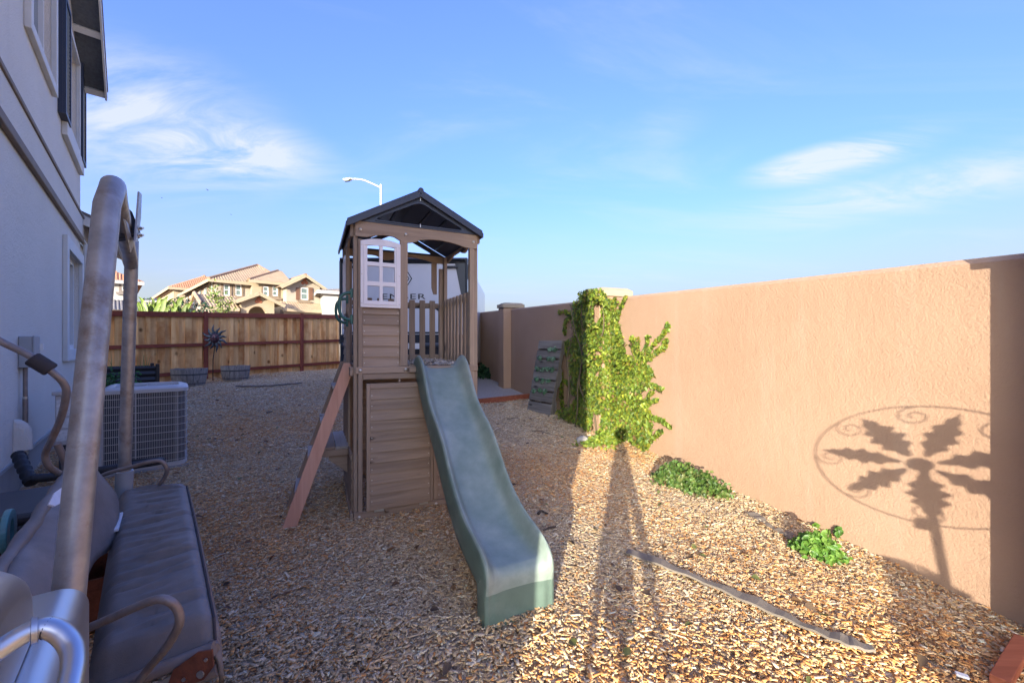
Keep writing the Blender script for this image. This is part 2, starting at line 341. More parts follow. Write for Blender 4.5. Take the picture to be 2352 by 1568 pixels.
# ------------------------------------------------------------------ more materials
def slide_material():
    m, n, L, p = base_mat('faded_green_plastic')
    v = coords(n, L, rand=False); f = noise(n, L, v, 3.2, 6, .6); f2 = noise(n, L, v, 14, 5, .65)
    r = ramp(n, [(.25, (.135, .19, .16)), (.5, (.215, .265, .235)), (.75, (.32, .355, .325))]); L(f, r.inputs[0])
    ad = n.new('ShaderNodeMix'); ad.data_type = 'RGBA'; ad.blend_type = 'MULTIPLY'; ad.inputs['Factor'].default_value = .5
    r2 = ramp(n, [(.3, (.7, .74, .72)), (.7, (1.1, 1.1, 1.1))]); L(f2, r2.inputs[0]); L(r.outputs[0], ad.inputs['A']); L(r2.outputs[0], ad.inputs['B'])
    # dark scuff marks down the middle of the chute
    vo = n.new('ShaderNodeTexVoronoi'); L(v, vo.inputs['Vector']); vo.inputs['Scale'].default_value = 4.2
    mr = n.new('ShaderNodeMapRange'); L(vo.outputs['Distance'], mr.inputs[0]); mr.inputs[1].default_value = .07; mr.inputs[2].default_value = .03
    mr.inputs[4].default_value = .7
    mx = n.new('ShaderNodeMix'); mx.data_type = 'RGBA'; L(mr.outputs[0], mx.inputs['Factor']); L(ad.outputs['Result'], mx.inputs['A']); mx.inputs['B'].default_value = (.06, .085, .08, 1)
    L(mx.outputs['Result'], p.inputs['Base Color']); p.inputs['Roughness'].default_value = .42; bump(n, L, p, f2, .06, .01)
    return m
MAT['slide'] = slide_material()
MAT['slide_green'] = plain('green_slide_plastic', (.105, .16, .132), .42, var=.25, scale=6, bs=.05, bscale=30, dirt=(.17, .22, .19))
PW = dict(x=wood('playset_wood_x', (.225, .162, .118), (.365, .275, .205), 'x', rnd=.16), y=wood('playset_wood_y', (.225, .162, .118), (.365, .275, .205), 'y', rnd=.10), z=wood('playset_wood_z', (.225, .162, .118), (.355, .268, .20), 'z', rnd=.10))
MAT['ladder'] = wood('reddish_cedar', (.46, .24, .165), (.62, .365, .265), 'z', rnd=.06)
MAT['tread'] = wood('pale_tread', (.28, .25, .23), (.40, .36, .33), 'y', rnd=.06)
MAT['fence_board'] = wood('cedar_board', (.62, .29, .085), (.92, .60, .27), 'z', rnd=.2, along=.7, across=9, stain=(.50, .20, .055), bs=.15)
MAT['rail_red'] = wood('red_stained_rail', (.17, .04, .024), (.25, .07, .042), 'x', rnd=.08, knots=False)
MAT['post_red'] = wood('red_stained_post', (.17, .04, .024), (.25, .07, .042), 'z', rnd=.08, knots=False)
MAT['lumber_red'] = wood('redwood_lumber', (.20, .055, .028), (.34, .11, .06), 'x', rnd=.05)
MAT['pallet'] = wood('grey_pallet_x', (.075, .068, .064), (.19, .175, .165), 'x', rnd=.2); MAT['pallet_z'] = wood('grey_pallet_z', (.065, .058, .054), (.15, .135, .125), 'z', rnd=.1)
MAT['stucco_pink'] = stucco('pink_tan_stucco', (.325, .212, .143), (.375, .252, .175), .45, 70, streak=(.37, .29, .225))
MAT['cap'] = stucco('cap_stucco', (.31, .25, .175), (.35, .28, .20), .25, 60)
MAT['stucco_grey'] = stucco('grey_stucco', (.66, .60, .51), (.71, .65, .56), .8, 55, streak=(.58, .53, .45))
MAT['band'] = plain('brown_band', (.20, .15, .11), .8, var=.15); MAT['soffit'] = plain('soffit_panel', (.115, .13, .15), .8, var=.2, scale=30)
MAT['trimwhite'] = plain('foam_trim', (.62, .61, .57), .8, var=.05, bs=.12, bscale=80)

# ------------------------------------------------------------------ ground
def ground_material():
    m, n, L, p = base_mat('mulched_ground')
    v = coords(n, L, rand=False)
    vo = n.new('ShaderNodeTexVoronoi'); vo.inputs['Scale'].default_value = 42; vo.inputs['Randomness'].default_value = 1
    mp = n.new('ShaderNodeMapping'); mp.inputs['Scale'].default_value = (1, .55, 1); L(v, mp.inputs[0])
    dn = n.new('ShaderNodeTexNoise'); L(v, dn.inputs['Vector']); dn.inputs['Scale'].default_value = 14
    ms = n.new('ShaderNodeMix'); ms.data_type = 'RGBA'; ms.blend_type = 'LINEAR_LIGHT'; ms.inputs['Factor'].default_value = .06; L(mp.outputs[0], ms.inputs['A']); L(dn.outputs['Color'], ms.inputs['B'])
    L(ms.outputs['Result'], vo.inputs['Vector'])
    sp = n.new('ShaderNodeSeparateColor'); L(vo.outputs['Color'], sp.inputs[0])
    r = ramp(n, [(0, (.34, .23, .14)), (.3, (.45, .32, .19)), (.55, (.55, .41, .26)), (.8, (.60, .48, .34)), (1, (.68, .58, .45))]); L(sp.outputs[0], r.inputs[0])
    L(r.outputs[0], p.inputs['Base Color']); p.inputs['Roughness'].default_value = .95; p.inputs['Specular IOR Level'].default_value = .1
    bump(n, L, p, vo.outputs['Distance'], .9, .02)
    return m
MAT['ground'] = ground_material()
def make_ground():
    xs = np.concatenate([[-900, -300, -120, -60, -35, -22], np.arange(-16, 8.01, .3), [12, 20, 40, 90, 300, 900]])
    ys = np.concatenate([[-900, -200, -60, -20, -8], np.arange(-4, 17.01, .3), [20, 26, 34, 45, 60, 90, 200, 900]])
    rows = [[(x, y, float(gz(x, y)) - .02) for x in xs] for y in ys]
    o = MB().grid(rows).build('ground', MAT['ground'], smooth=True); tag(o, kind='structure')
make_ground()

WD = Vector((-.325, .946, 0)).normalized(); WN = Vector((WD.y, -WD.x, 0)); WOFF = 3.1       # direction of the garden wall, its normal away from the yard
HD = Vector((-.652, .758, 0)).normalized(); HN = Vector((HD.y, -HD.x, 0)); HOFF = -.9       # the same for the house wall
FA = Vector((-9.62, 9.94, 0)); FD = Vector((.6555, .7553, 0)).normalized(); FNRM = Vector((-FD.y, FD.x, 0))

def wood_chips():
    bands = [(1.25, 2.1, 8500, 1), (2.1, 3.2, 11000, 0), (3.2, 5.0, 8000, 0), (5.0, 7.5, 3600, 0), (7.5, 14.0, 1500, 0)]
    for bi, (y0, y1, dens, full) in enumerate(bands):
        area = 1.45 * (y1 ** 2 - y0 ** 2); N = int(area * dens)
        y = np.sqrt(RNG.uniform(y0 ** 2, y1 ** 2, N)); x = RNG.uniform(-1.42, 1.48, N) * y
        ok = (x * WN.x + y * WN.y < WOFF - .01) & (x * HN.x + y * HN.y > HOFF + .02)
        ok &= ((x - FA.x) * FNRM.x + (y - FA.y) * FNRM.y) < .0
        ok &= ~((y > 8.20 + .596 * x) & (x > -.37 * y) & (x < 2))        # bare gravel pad under the trailer
        lx = (x + 1.19) * .9026 + (y - 3.17) * .4305; ly = -(x + 1.19) * .4305 + (y - 3.17) * .9026
        ok &= ~((lx > .08) & (lx < .9) & (ly > .1) & (ly < .85))
        x, y = x[ok], y[ok]; N = len(x)
        sc = 1.0 + max(0, (y0 - 3)) * .16
        ln = RNG.gamma(4, .0052 if full else .0042, N).clip(.007, .075) * sc; wd = (ln * RNG.uniform(.22, .5, N)).clip(.004, .018 * sc); th = RNG.uniform(.0015, .005, N) * sc
        a = RNG.uniform(0, 2 * np.pi, N); tilt = RNG.normal(0, .12, N); roll = RNG.normal(0, .24, N)
        d = np.stack([np.cos(a) * np.cos(tilt), np.sin(a) * np.cos(tilt), np.sin(tilt)], 1)
        s0 = np.stack([-np.sin(a), np.cos(a), np.zeros(N)], 1); u0 = np.cross(d, s0)
        s = s0 * np.cos(roll)[:, None] + u0 * np.sin(roll)[:, None]; u = np.cross(d, s)
        heap = .006 * np.sin(9 * x + 3 * np.sin(4 * y)) * np.sin(8 * y + 2 * np.sin(5 * x)) + .012 * np.sin(3.7 * x + 1.5 * np.sin(2.3 * y)) * np.sin(4.9 * y + np.sin(2.9 * x))
        c = np.stack([x, y, gz(x, y) - .006 + heap + RNG.uniform(0, .016, N)], 1)
        # colour: weathered grey far off, fresher orange patches; warm left shade, pale sunlit right painted in
        pn = np.sin(1.3 * x + .8 * np.sin(1.9 * y)) + np.sin(1.7 * y - .9 * x + .5) + .5 * np.sin(4.3 * x + 3.1 * y)
        fresh_shade_mix = np.clip(.56 + .24 * pn - .12 * (y - 2.3) - .10 * (x + .6), .04, .9)
        pal_f = np.array([(.66, .38, .17), (.70, .47, .26), (.56, .28, .11), (.72, .53, .33), (.48, .26, .12)])
        pal_g = np.array([(.62, .50, .36), (.70, .60, .47), (.50, .39, .27), (.76, .68, .56), (.42, .32, .22), (.66, .51, .33)])
        isf = RNG.random(N) < fresh_shade_mix
        col = np.where(isf[:, None], pal_f[RNG.integers(0, 5, N)], pal_g[RNG.integers(0, 6, N)]) * RNG.normal(1, .13, (N, 1)).clip(.5, 1.4)
        col = (col * np.array((1.06, .97, .80))).clip(0, .85)
        L_, W_, T_ = (ln / 2)[:, None], (wd / 2)[:, None], th[:, None]
        tp = RNG.uniform(.25, .9, (N, 1))
        if full:
            V = np.stack([c - d * L_ - s * W_ * tp, c + d * L_ - s * W_, c + d * L_ * .85 + s * W_ * tp, c - d * L_ + s * W_], 1)
            V = np.concatenate([V, V + (u * T_)[:, None, :]], 1)
            me = np_mesh('wood_chips', V, [(4, 5, 6, 7), (0, 1, 5, 4), (1, 2, 6, 5), (2, 3, 7, 6), (3, 0, 4, 7)], 4, col)
        else:
            V = np.stack([c - d * L_ - s * W_ * tp, c + d * L_ - s * W_, c + d * L_ + u * T_, c - d * L_ * .9 + u * T_, c + d * L_ * .8 + s * W_, c - d * L_ + s * W_ * tp], 1)
            me = np_mesh('wood_chips', V, [(0, 1, 2, 3), (3, 2, 4, 5)], 4, col)
        o = obj('wood_chips', me, MAT['chip'])
        tag(o, ['loose tan wood chips covering the ground nearest the viewer', 'orange brown wood chips spread round the foot of the slide', 'pale wood chips round the playset and beside the condenser', 'grey weathered wood chips behind the playset', 'far grey wood chips below the board fence'][bi], 'wood chips', kind='stuff')
wood_chips()

# gravel pad with its timber edging
def pad():
    poly = [(-2.45, 6.78), (-1.2, 7.5), (-.62, 7.85), (.33, 8.42), (.38, 8.46), (-.4, 10.8), (-1.5, 14.2), (-5.2, 14.1), (-3.6, 9.6)]
    P = [(x, y, float(gz(x, y)) + .012) for x, y in poly]
    o = MB().add(P, [tuple(range(len(P)))]).build('gravel_pad', MAT['pad']); tag(o, kind='structure')
    a, b = Vector((-1.25, 7.47, 0)), Vector((.36, 8.43, 0)); a.z = float(gz(a.x, a.y)) + .035; b.z = float(gz(b.x, b.y)) + .035
    r = MB().beam(a, b, .045, .10).build('edging_timber', MAT['lumber_red'], bev=.004)
    tag(r, 'long red brown timber edging laid between wood chips and gravel pad', 'edging')
pad()

# ------------------------------------------------------------------ garden wall
def wall_z(s): return -.075 + .052 * (WN.y * WOFF + WD.y * s)
def garden_wall():
    root = thing('garden_wall', 'long pink tan stucco garden wall with capped pilasters along the right side', 'wall', WN * WOFF, math.atan2(WD.y, WD.x))
    H = 1.835; rise = .052 * WD.y
    pil = [-3.37, .80, 5.1, 9.3, 13.5]
    def rack(mb): return mb.map(lambda x, y, z: (x, y, z + wall_z(x)))
    ends = [-7.2] + pil + [17.5]
    for a, b in zip(ends[:-1], ends[1:]):
        a2 = a + (.2 if a in pil else 0); b2 = b - (.2 if b in pil else 0)
        n = max(2, int((b2 - a2) / .5)); mb = MB()
        prof = [(0, -.35), (0, H - .03), (-.03, H), (-.17, H), (-.2, H - .03), (-.2, -.35)]
        mb.grid([[(a2 + (b2 - a2) * i / n, y, z) for y, z in prof] for i in range(n + 1)])
        rack(mb).build('wall_panel', MAT['stucco_pink'], root, smooth=True, angle=30)
    for s in pil:
        mb = B(s - .2, s + .2, -.30, .18, -.35, H + .02); rack(mb).build('pilaster', MAT['stucco_pink'], root, bev=.015)
        c = MB(); c.box(s - .23, s + .23, -.33, .21, H + .02, H + .105); rack(c)
        cap = c.build('pilaster_cap', MAT['cap'], root, bev=.012)
        c2 = MB(); z0 = H + .105
        c2.hexa([(s - .22, -.32, z0), (s + .22, -.32, z0), (s + .22, .17, z0), (s - .22, .17, z0), (s - .17, -.27, z0 + .035), (s + .17, -.27, z0 + .035), (s + .17, .12, z0 + .035), (s - .17, .12, z0 + .035)])
        rack(c2).build('cap_top', MAT['cap'], cap)
    return root
WALL = garden_wall()
def wall_pt(px, py, out=0.0):     # point on the garden wall's face seen at a pixel, moved out into the yard
    u = (px - CXP) / FPX; t = WOFF / (WN.x * u + WN.y); p = Vector((u * t, t, CAM_H + (CYP - py) / FPX * t)); return p - WN * out

# ------------------------------------------------------------------ board fence
def fence():
    root = thing('board_fence', 'cedar board fence with dark red posts and rails across the back', 'fence', FA, math.atan2(FD.y, FD.x))
    def fz(x): return float(-.075 + .052 * (FA.y + FD.y * x))
    x0, x1 = -3.6, 5.72; H = 1.80; rng = random.Random(3)
    x = x0; k = 0
    while x < x1:
        w = rng.choice([.09, .13, .14, .14, .145]); w = min(w, x1 - x); off = rng.uniform(0, .006) + (.026 if k % 2 else 0)
        j = rng.uniform(-.025, .012)
        w0 = w; w = w + (.012 if x + w < x1 else 0); b = MB(); b.hexa([(x, off, fz(x) - .02), (x + w - .004, off, fz(x + w) - .02), (x + w - .004, off + .018, fz(x + w) - .02), (x, off + .018, fz(x) - .02)] + [(x, off, fz(x) + H + j), (x + w - .004, off, fz(x + w) + H + j), (x + w - .004, off + .018, fz(x + w) + H + j), (x, off + .018, fz(x) + H + j)])
        b.build('board', MAT['fence_board'], root); x += w0; k += 1
    posts = [-1.0, 1.93, 4.45]
    segs = [x0] + posts + [x1]
    for a, b_ in zip(segs[:-1], segs[1:]):
        for zc, hh in ((H - .06, .13), (.93, .085), (.19, .085)):
            aa = a + (.05 if a in posts else 0); bb = b_ - (.05 if b_ in posts else 0)
            MB().hexa([(aa, -.045, fz(aa) + zc - hh / 2), (bb, -.045, fz(bb) + zc - hh / 2), (bb, -.001, fz(bb) + zc - hh / 2), (aa, -.001, fz(aa) + zc - hh / 2), (aa, -.045, fz(aa) + zc + hh / 2), (bb, -.045, fz(bb) + zc + hh / 2), (bb, -.001, fz(bb) + zc + hh / 2), (aa, -.001, fz(aa) + zc + hh / 2)]).build('rail', MAT['rail_red'], root, bev=.004)
    for p in posts: B(p - .049, p + .049, -.06, -.002, fz(p) - .2, fz(p) + H + .03).build('post', MAT['post_red'], root, bev=.004)
    return root
fence()

# ------------------------------------------------------------------ the house on the left
def house():
    root = thing('stucco_house', 'two storey grey stucco house with navy shutters standing close on the left', 'house', HN * HOFF, math.atan2(HD.y, HD.x))
    # local x runs along the side wall away from the viewer, y into the house
    S0 = -.14; S1 = 9.84; S2 = 11.75; EAVE = 5.55; DEPTH = 9.6
    PZ = .8; RX = 4.9
    def topz(s): return EAVE + .02 + PZ * min(S1 - s, s - S0 + .15)
    # side wall as real wall with window openings
    op = [(5.95, 7.20, 4.45, 6.1), (8.22, 9.30, 4.42, 6.0), (8.20, 9.62, 1.36, 2.72)]
    def wall_with_holes(mb, x0, x1, z0, z1, holes, y0, y1):
        xs = sorted({x0, x1} | {h[0] for h in holes} | {h[1] for h in holes}); zs = sorted({z0, z1} | {h[2] for h in holes} | {h[3] for h in holes})
        for i in range(len(xs) - 1):
            for j in range(len(zs) - 1):
                cx, cz = (xs[i] + xs[i + 1]) / 2, (zs[j] + zs[j + 1]) / 2
                if any(h[0] < cx < h[1] and h[2] < cz < h[3] for h in holes): continue
                mb.box(xs[i], xs[i + 1], y0, y1, zs[j], zs[j + 1])
        bm = bmesh.new(); me = bpy.data.meshes.new('t'); me.from_pydata(mb.v, [], mb.f); bm.from_mesh(me); bmesh.ops.remove_doubles(bm, verts=bm.verts, dist=1e-4)
        seen = {}
        for f in bm.faces: seen.setdefault(tuple(round(c, 4) for c in f.calc_center_median()), []).append(f)
        bmesh.ops.delete(bm, geom=[f for fs in seen.values() if len(fs) > 1 for f in fs], context='FACES_ONLY')
        mb.v = [tuple(v.co) for v in bm.verts]; bm.verts.index_update(); mb.f = [tuple(v.index for v in f.verts) for f in bm.faces]; bm.free()
        return mb
    wall_with_holes(MB(), S0, S1, .42, 5.3, [op[0][:3] + (5.3,), op[1][:3] + (5.3,), op[2]], 0, .18).build('side_wall', MAT['stucco_grey'], root)
    up = MB()     # gable part above, cut for the tops of the upper windows
    for (a, b) in ((S0, 5.95), (7.20, 8.22), (9.30, S1)):
        pts = [(a, 5.3)] + [(b, 5.3), (b, topz(b))] + ([(RX, topz(RX))] if a < RX < b else []) + [(a, topz(a))]
        up.prism(pts, lambda x, z: (x, 0, z), lambda x, z: (x, .18, z))
    up.prism([(5.95, 6.1), (7.2, 6.1), (7.2, topz(7.2)), (5.95, topz(5.95))], lambda x, z: (x, 0, z), lambda x, z: (x, .18, z))
    up.prism([(8.22, 5.75), (9.30, 5.75), (9.30, topz(9.30)), (8.22, topz(8.22))], lambda x, z: (x, 0, z), lambda x, z: (x, .18, z))
    tag(up.build('gable_wall', MAT['stucco_grey'], root), kind='stuff')
    B(S1, S2, .03, .2, .42, 3.16).build('lower_wall', MAT['stucco_grey'], root)
    B(S0, S1, .18, DEPTH, -.5, 5.3).build('house_body', MAT['stucco_grey'], root)
    B(S1, S2, .2, DEPTH, -.5, 3.1).build('lower_body', MAT['stucco_grey'], root)
    B(S0 + .02, S2, .02, .3, -.6, .42).build('foundation', MAT['concrete'], root)
    B(S0, S2, -.012, .02, .40, .43).build('weep_screed', MAT['grey_box'], root)
    # belly band
    B(S0, S2, -.030, -.001, 3.19, 3.50).build('belly_band', MAT['stucco_grey'], root)
    B(S0, S2, -.045, -.001, 3.10, 3.19).build('band_moulding', MAT['band'], root, bev=.01)
    B(S0, S2, -.048, -.001, 3.50, 3.545).build('band_moulding', MAT['band'], root, bev=.008)
    # roof: two slopes with rake overhang toward the yard
    OV = .30
    for sgn in (1, -1):
        e = S1 - .06 if sgn > 0 else S0 - .45
        ze = EAVE + .02 + PZ * .06 if sgn > 0 else topz(S0) - .36
        zt = topz(RX) + .02
        sl = MB(); sl.hexa([(e, -OV, ze), (RX, -OV, zt), (RX, DEPTH + .3, zt), (e, DEPTH + .3, ze), (e, -OV, ze + .03), (RX, -OV, zt + .03), (RX, DEPTH + .3, zt + .03), (e, DEPTH + .3, ze + .03)])
        rf = sl.build('roof_deck', MAT['soffit'], root)
        n = 22; L_ = (zt - ze) / n
        for k in range(n if sgn > 0 else 6):      # courses of roof tiles seen edge on at the rake
            x0 = e + (RX - e) * k / n; x1 = e + (RX - e) * (k + 1.12) / n; z0 = ze + .055 + L_ * k; z1 = ze + .035 + L_ * (k + 1.12)
            MB().hexa([(x0, -OV - .035, z0), (x1, -OV - .035, z1), (x1, 2.5, z1), (x0, 2.5, z0), (x0, -OV - .035, z0 + .035), (x1, -OV - .035, z1 + .03), (x1, 2.5, z1 + .03), (x0, 2.5, z0 + .035)]).build('roof_tile', MAT['greyroof'], rf)
        bb = MB(); bb.beam((e, -OV - .012, ze - .055), (RX, -OV - .012, zt - .055), .024, .16); bb.build('barge_board', MAT['trimwhite'], root)
    for s in (9.74, 9.02, 8.42, 7.8, 7.2):
        z = topz(s)
        MB().beam((s, 0.0, z - .05), (s, -OV, z - .05), .09, .09, up=(-PZ, 0, 1)).build('lookout', MAT['trimwhite'], root)
    # windows
    def window(x0, x1, z0, z1, tr=.10, apron=0):
        w = MB(); w.ring([(x0 - tr, z0 - tr), (x1 + tr, z0 - tr), (x1 + tr, z1 + tr), (x0 - tr, z1 + tr)], [(x0, z0), (x1, z0), (x1, z1), (x0, z1)], lambda x, z: (x, -.05, z), lambda x, z: (x, -.001, z))
        wo = w.build('window', MAT['trimwhite'], root, bev=.006)
        f = MB(); f.ring([(x0, z0), (x1, z0), (x1, z1), (x0, z1)], [(x0 + .06, z0 + .06), (x1 - .06, z0 + .06), (x1 - .06, z1 - .06), (x0 + .06, z1 - .06)], lambda x, z: (x, .05, z), lambda x, z: (x, .12, z))
        f.build('frame', MAT['white'], wo)
        B((x0 + x1) / 2 - .02, (x0 + x1) / 2 + .02, .06, .11, z0 + .06, z1 - .06).build('mullion', MAT['white'], wo)
        B(x0 + .06, x1 - .06, .09, .095, z0 + .06, z1 - .06).build('pane', MAT['glass'], wo)
        B(x0 + .05, x1 - .05, .13, .135, z0 + .05, z1 - .05).build('blind', MAT['blind'], wo)
        if apron: B(x0 - .28, x1 + .38, -.06, -.001, z0 - tr - .2, z0 - tr - .002).build('sill', MAT['trimwhite'], wo, bev=.008)
        return wo
    window(*op[0]); window(8.22, 9.30, 4.42, 5.75, tr=.06, apron=1); window(*op[2], tr=.16)
    for a, b in ((7.66, 8.12), (9.38, 9.80)):
        sh = B(a, b, -.045, -.001, 4.33, 5.85).build('shutter', MAT['shutter'], root)
        for k in range(26):
            z = 4.40 + k * .054
            MB().beam((a + .04, -.050, z), (b - .04, -.050, z), .016, .04, up=(0, -.6, 1)).build('louvre', MAT['shutter'], sh)
        MB().ring([(a, 4.33), (b, 4.33), (b, 5.85), (a, 5.85)], [(a + .04, 4.38), (b - .04, 4.38), (b - .04, 5.80), (a + .04, 5.80)], lambda x, z: (x, -.075, z), lambda x, z: (x, -.0455, z)).build('shutter_frame', MAT['shutter'], sh)
    # low roof beyond the two storey part
    lr = MB(); lr.hexa([(9.86, -.40, 3.40), (13.4, -.40, 3.40), (13.4, 1.6, 4.3), (9.86, 1.6, 4.3), (9.86, -.40, 3.46), (13.4, -.40, 3.46), (13.4, 1.6, 4.36), (9.86, 1.6, 4.36)])
    lo = lr.build('low_roof', MAT['greyroof'], root)
    B(9.90, 13.4, -.43, -.395, 3.26, 3.41).build('fascia', MAT['trimwhite'], lo)
    MB().beam((9.87, -.40, 3.33), (9.87, .02, 3.52), .02, .16).build('barge_board', MAT['trimwhite'], lo)
    MB().tube([(9.95, -.44, 3.38), (13.4, -.44, 3.38)], .05, 8).build('gutter', MAT['grey_box'], lo)
    MB().tube([(9.84, -.02, 3.16), (9.95, -.05, 3.10), (9.95, -.05, .5)], .03, 8).build('downspout', MAT['trimwhite'], root, smooth=True)
    return root
HOUSE = house()
def house_pt(s, out, z): return HN * (HOFF + out) + HD * s + Vector((0, 0, z))

# ------------------------------------------------------------------ wooden playset with slide and ladder
def playset():
    root = thing('playset', 'brown wooden tower playset with navy roof, ladder and faded green slide', 'playset', (-1.19, 3.17, .085), R(25.5))
    W, D = .985, .95
    wx, wy, wz = PW['x'], PW['y'], PW['z']
    def px(n, x0, x1, y0, y1, z0, z1, m, par=None, bev=.004): return B(x0, x1, y0, y1, z0, z1).build(n, m, par or root, bev=bev)
    def bolt(x, y, z, ax='y', par=None):
        mb = MB(); mb.lathe([(0, .008), (.008, .007), (.012, .003), (.013, 0)], seg=12)
        if ax == 'y': mb.map(lambda a, b, c: (x + a, y - c, z + b))
        else: mb.map(lambda a, b, c: (x - c, y + a, z + b))
        mb.build('bolt', MAT['bolt'], par or root, smooth=True)
    # corner posts: each a doubled board
    px('post', -.012, .018, .0, .055, -.05, 2.235, wz); px('post', .020, .052, -.018, .028, -.03, 2.13, wz)
    px('post', W - .03, W + .005, .0, .055, -.05, 2.27, wz); px('post', W - .072, W - .032, -.018, .028, -.03, 2.15, wz)
    px('post', -.012, .018, D - .055, D, -.06, 2.235, wz); px('post', .020, .052, D - .028, D + .01, -.03, 2.13, wz)
    px('post', W - .03, W + .005, D - .055, D, -.06, 2.25, wz); px('post', W - .072, W - .032, D - .028, D + .01, -.03, 2.13, wz)
    px('post', .332, .392, -.020, .010, 1.158, 2.15, wz)
    # side headers (scalloped) front, left, right, back
    def header(fn, nm, m, drop=.115):
        n = 24; top = 2.262; low = []
        for i in range(n + 1):
            t = i / n; arch = max(0, math.sin(math.pi * max(0, min(1, (t - .08) / .30)))) * .030 + max(0, math.sin(math.pi * max(0, min(1, (t - .40) / .50)))) * .038
            low.append((t * (W - .004), top - drop + arch - (.012 if .30 < t < .48 else 0)))
        poly = [(0, top), *low, (W - .004, top + .0)]
        mb = MB(); P0 = [fn(*p, 0) for p in low] + [fn(p[0], top, 0) for p in low]; P1 = [fn(*p, 1) for p in low] + [fn(p[0], top, 1) for p in low]
        k = n + 1; mb.v = P0 + P1
        for i in range(n):
            mb.f += [(i, i + 1, k + i + 1, k + i), (2 * k + i + 1, 2 * k + i, 3 * k + i, 3 * k + i + 1), (i + 1, i, 2 * k + i, 2 * k + i + 1), (k + i, k + i + 1, 3 * k + i + 1, 3 * k + i)]
        mb.f += [(0, k, 3 * k, 2 * k), (n, 2 * k + n, 3 * k + n, k + n)]
        return mb.build(nm, m, root)
    header(lambda a, z, s: (a, -.022 + .020 * s, z), 'front_header', wx)
    header(lambda a, z, s: (-.033 + .020 * s, a * .96, z), 'side_header', wy)
    header(lambda a, z, s: (W + .006 + .02 * s, a * .96, z), 'side_header', wy, .06)
    header(lambda a, z, s: (a, D + .012 + .02 * s, z), 'back_header', wx, .07)
    for x in (.035, .375, .945): bolt(x, -.022, 2.20)
    # upper front: lapped planks below the window insert
    def lap(n, x0, x1, zs, y, m, par=None, nails=True):
        for a, b in zip(zs[:-1], zs[1:]):
            p = MB().hexa([(x0, y - .014, a), (x1, y - .014, a), (x1, y + .004, a), (x0, y + .004, a), (x0, y - .004, b + .006), (x1, y - .004, b + .006), (x1, y + .004, b + .006), (x0, y + .004, b + .006)])
            o = p.build(n, m, par or root)
            if nails:
                for xx in (x0 + .012, x1 - .012):
                    mb = MB(); mb.lathe([(0, .0035), (.0035, .0025), (.0045, 0)], seg=8); z = (a + b) / 2 - .01
                    mb.map(lambda q, r, c: (xx + q, y - .009 - c, z + r)); mb.build('nail', MAT['bolt'], o)
    lap('plank', .054, .330, [1.158, 1.234, 1.317, 1.399, 1.482, 1.562, 1.612], .006, wx)
    # white window insert with six openings
    def insert(fn, par=root, nm='window_insert'):
        x0, x1, z0, z1 = .036, .334, 1.612, 2.115; xc = (x0 + x1) / 2
        cols = [(.086, .173), (.199, .289)]; rows = [(1.665, 1.778), (1.812, 1.93), (1.962, 2.075)]
        xs = [x0, cols[0][0], cols[0][1], cols[1][0], cols[1][1], x1]; zs = [z0, *[v for r in rows for v in r], z1]
        mb = MB()
        def arc(x): return .026 * (1 - ((x - xc) / ((x1 - x0) / 2)) ** 2)
        sub = []
        for i in range(5):
            m_ = 4; sub.append([xs[i] + (xs[i + 1] - xs[i]) * k / m_ for k in range(m_ + 1)])
        for i in range(5):
            for j in range(7):
                if i in (1, 3) and j in (1, 3, 5): continue
                for a, b in zip(sub[i][:-1], sub[i][1:]):
                    zt = lambda x: zs[j + 1] + (arc(x) if j == 6 else (arc(x) * .6 if j == 5 else 0)); zb = lambda x: zs[j] + (arc(x) * .6 if j == 6 else 0)
                    pr = [(a, zb(a)), (b, zb(b)), (b, zt(b)), (a, zt(a))]
                    mb.prism(pr, lambda x, z: fn(x, -.024 - .004, z), lambda x, z: fn(x, -.006, z))
        bm = bmesh.new(); me = bpy.data.meshes.new('t'); me.from_pydata(mb.v, [], mb.f); bm.from_mesh(me); bmesh.ops.remove_doubles(bm, verts=bm.verts, dist=1e-4)
        seen = {}
        for f in bm.faces: seen.setdefault(tuple(round(c, 4) for c in f.calc_center_median()), []).append(f)
        bmesh.ops.delete(bm, geom=[f for fs in seen.values() if len(fs) > 1 for f in fs], context='FACES')
        mb.v = [tuple(v.co) for v in bm.verts]; bm.verts.index_update(); mb.f = [tuple(v.index for v in f.verts) for f in bm.faces]; bm.free()
        o = mb.build(nm, MAT['plastic_white'], par, bev=.003)
        rim = MB(); m2 = .022
        rim.ring([(x0 + m2, z0 + m2), (x1 - m2, z0 + m2), (x1 - m2, z1 - m2 + .0), (x0 + m2, z1 - m2)], [(x0 + m2 + .008, z0 + m2 + .008), (x1 - m2 - .008, z0 + m2 + .008), (x1 - m2 - .008, z1 - m2 - .008), (x0 + m2 + .008, z1 - m2 - .008)], lambda x, z: fn(x, -.033, z), lambda x, z: fn(x, -.0285, z))
        rim.build('raised_rim', MAT['plastic_white'], o, bev=.002)
        for x in (x0 + .01, x1 - .01):
            for z in (z0 + .03, (z0 + z1) / 2, z1 - .03):
                mb = MB(); mb.lathe([(0, .003), (.003, .002), (.004, 0)], seg=8); mb.map(lambda q, r, c: fn(x + q, -.028 - c, z + r)); mb.build('screw', MAT['bolt'], o)
        return o
    insert(lambda x, y, z: (x, y, z))
    insert(lambda x, y, z: (y - .002, D - x - .02, z))
    # deck, beams
    px('deck_beam', .0, .66, -.022, -.002, 1.106, 1.157, wx); px('deck_beam', .66, W, -.022, -.002, 1.106, 1.157, wx)
    px('lower_beam', .054, W - .075, -.016, .004, 1.060, 1.104, wx)
    for k in range(7): px('deck_board', .02, W - .03, .02 + k * .13, .02 + k * .13 + .124, 1.135, 1.157, wx)
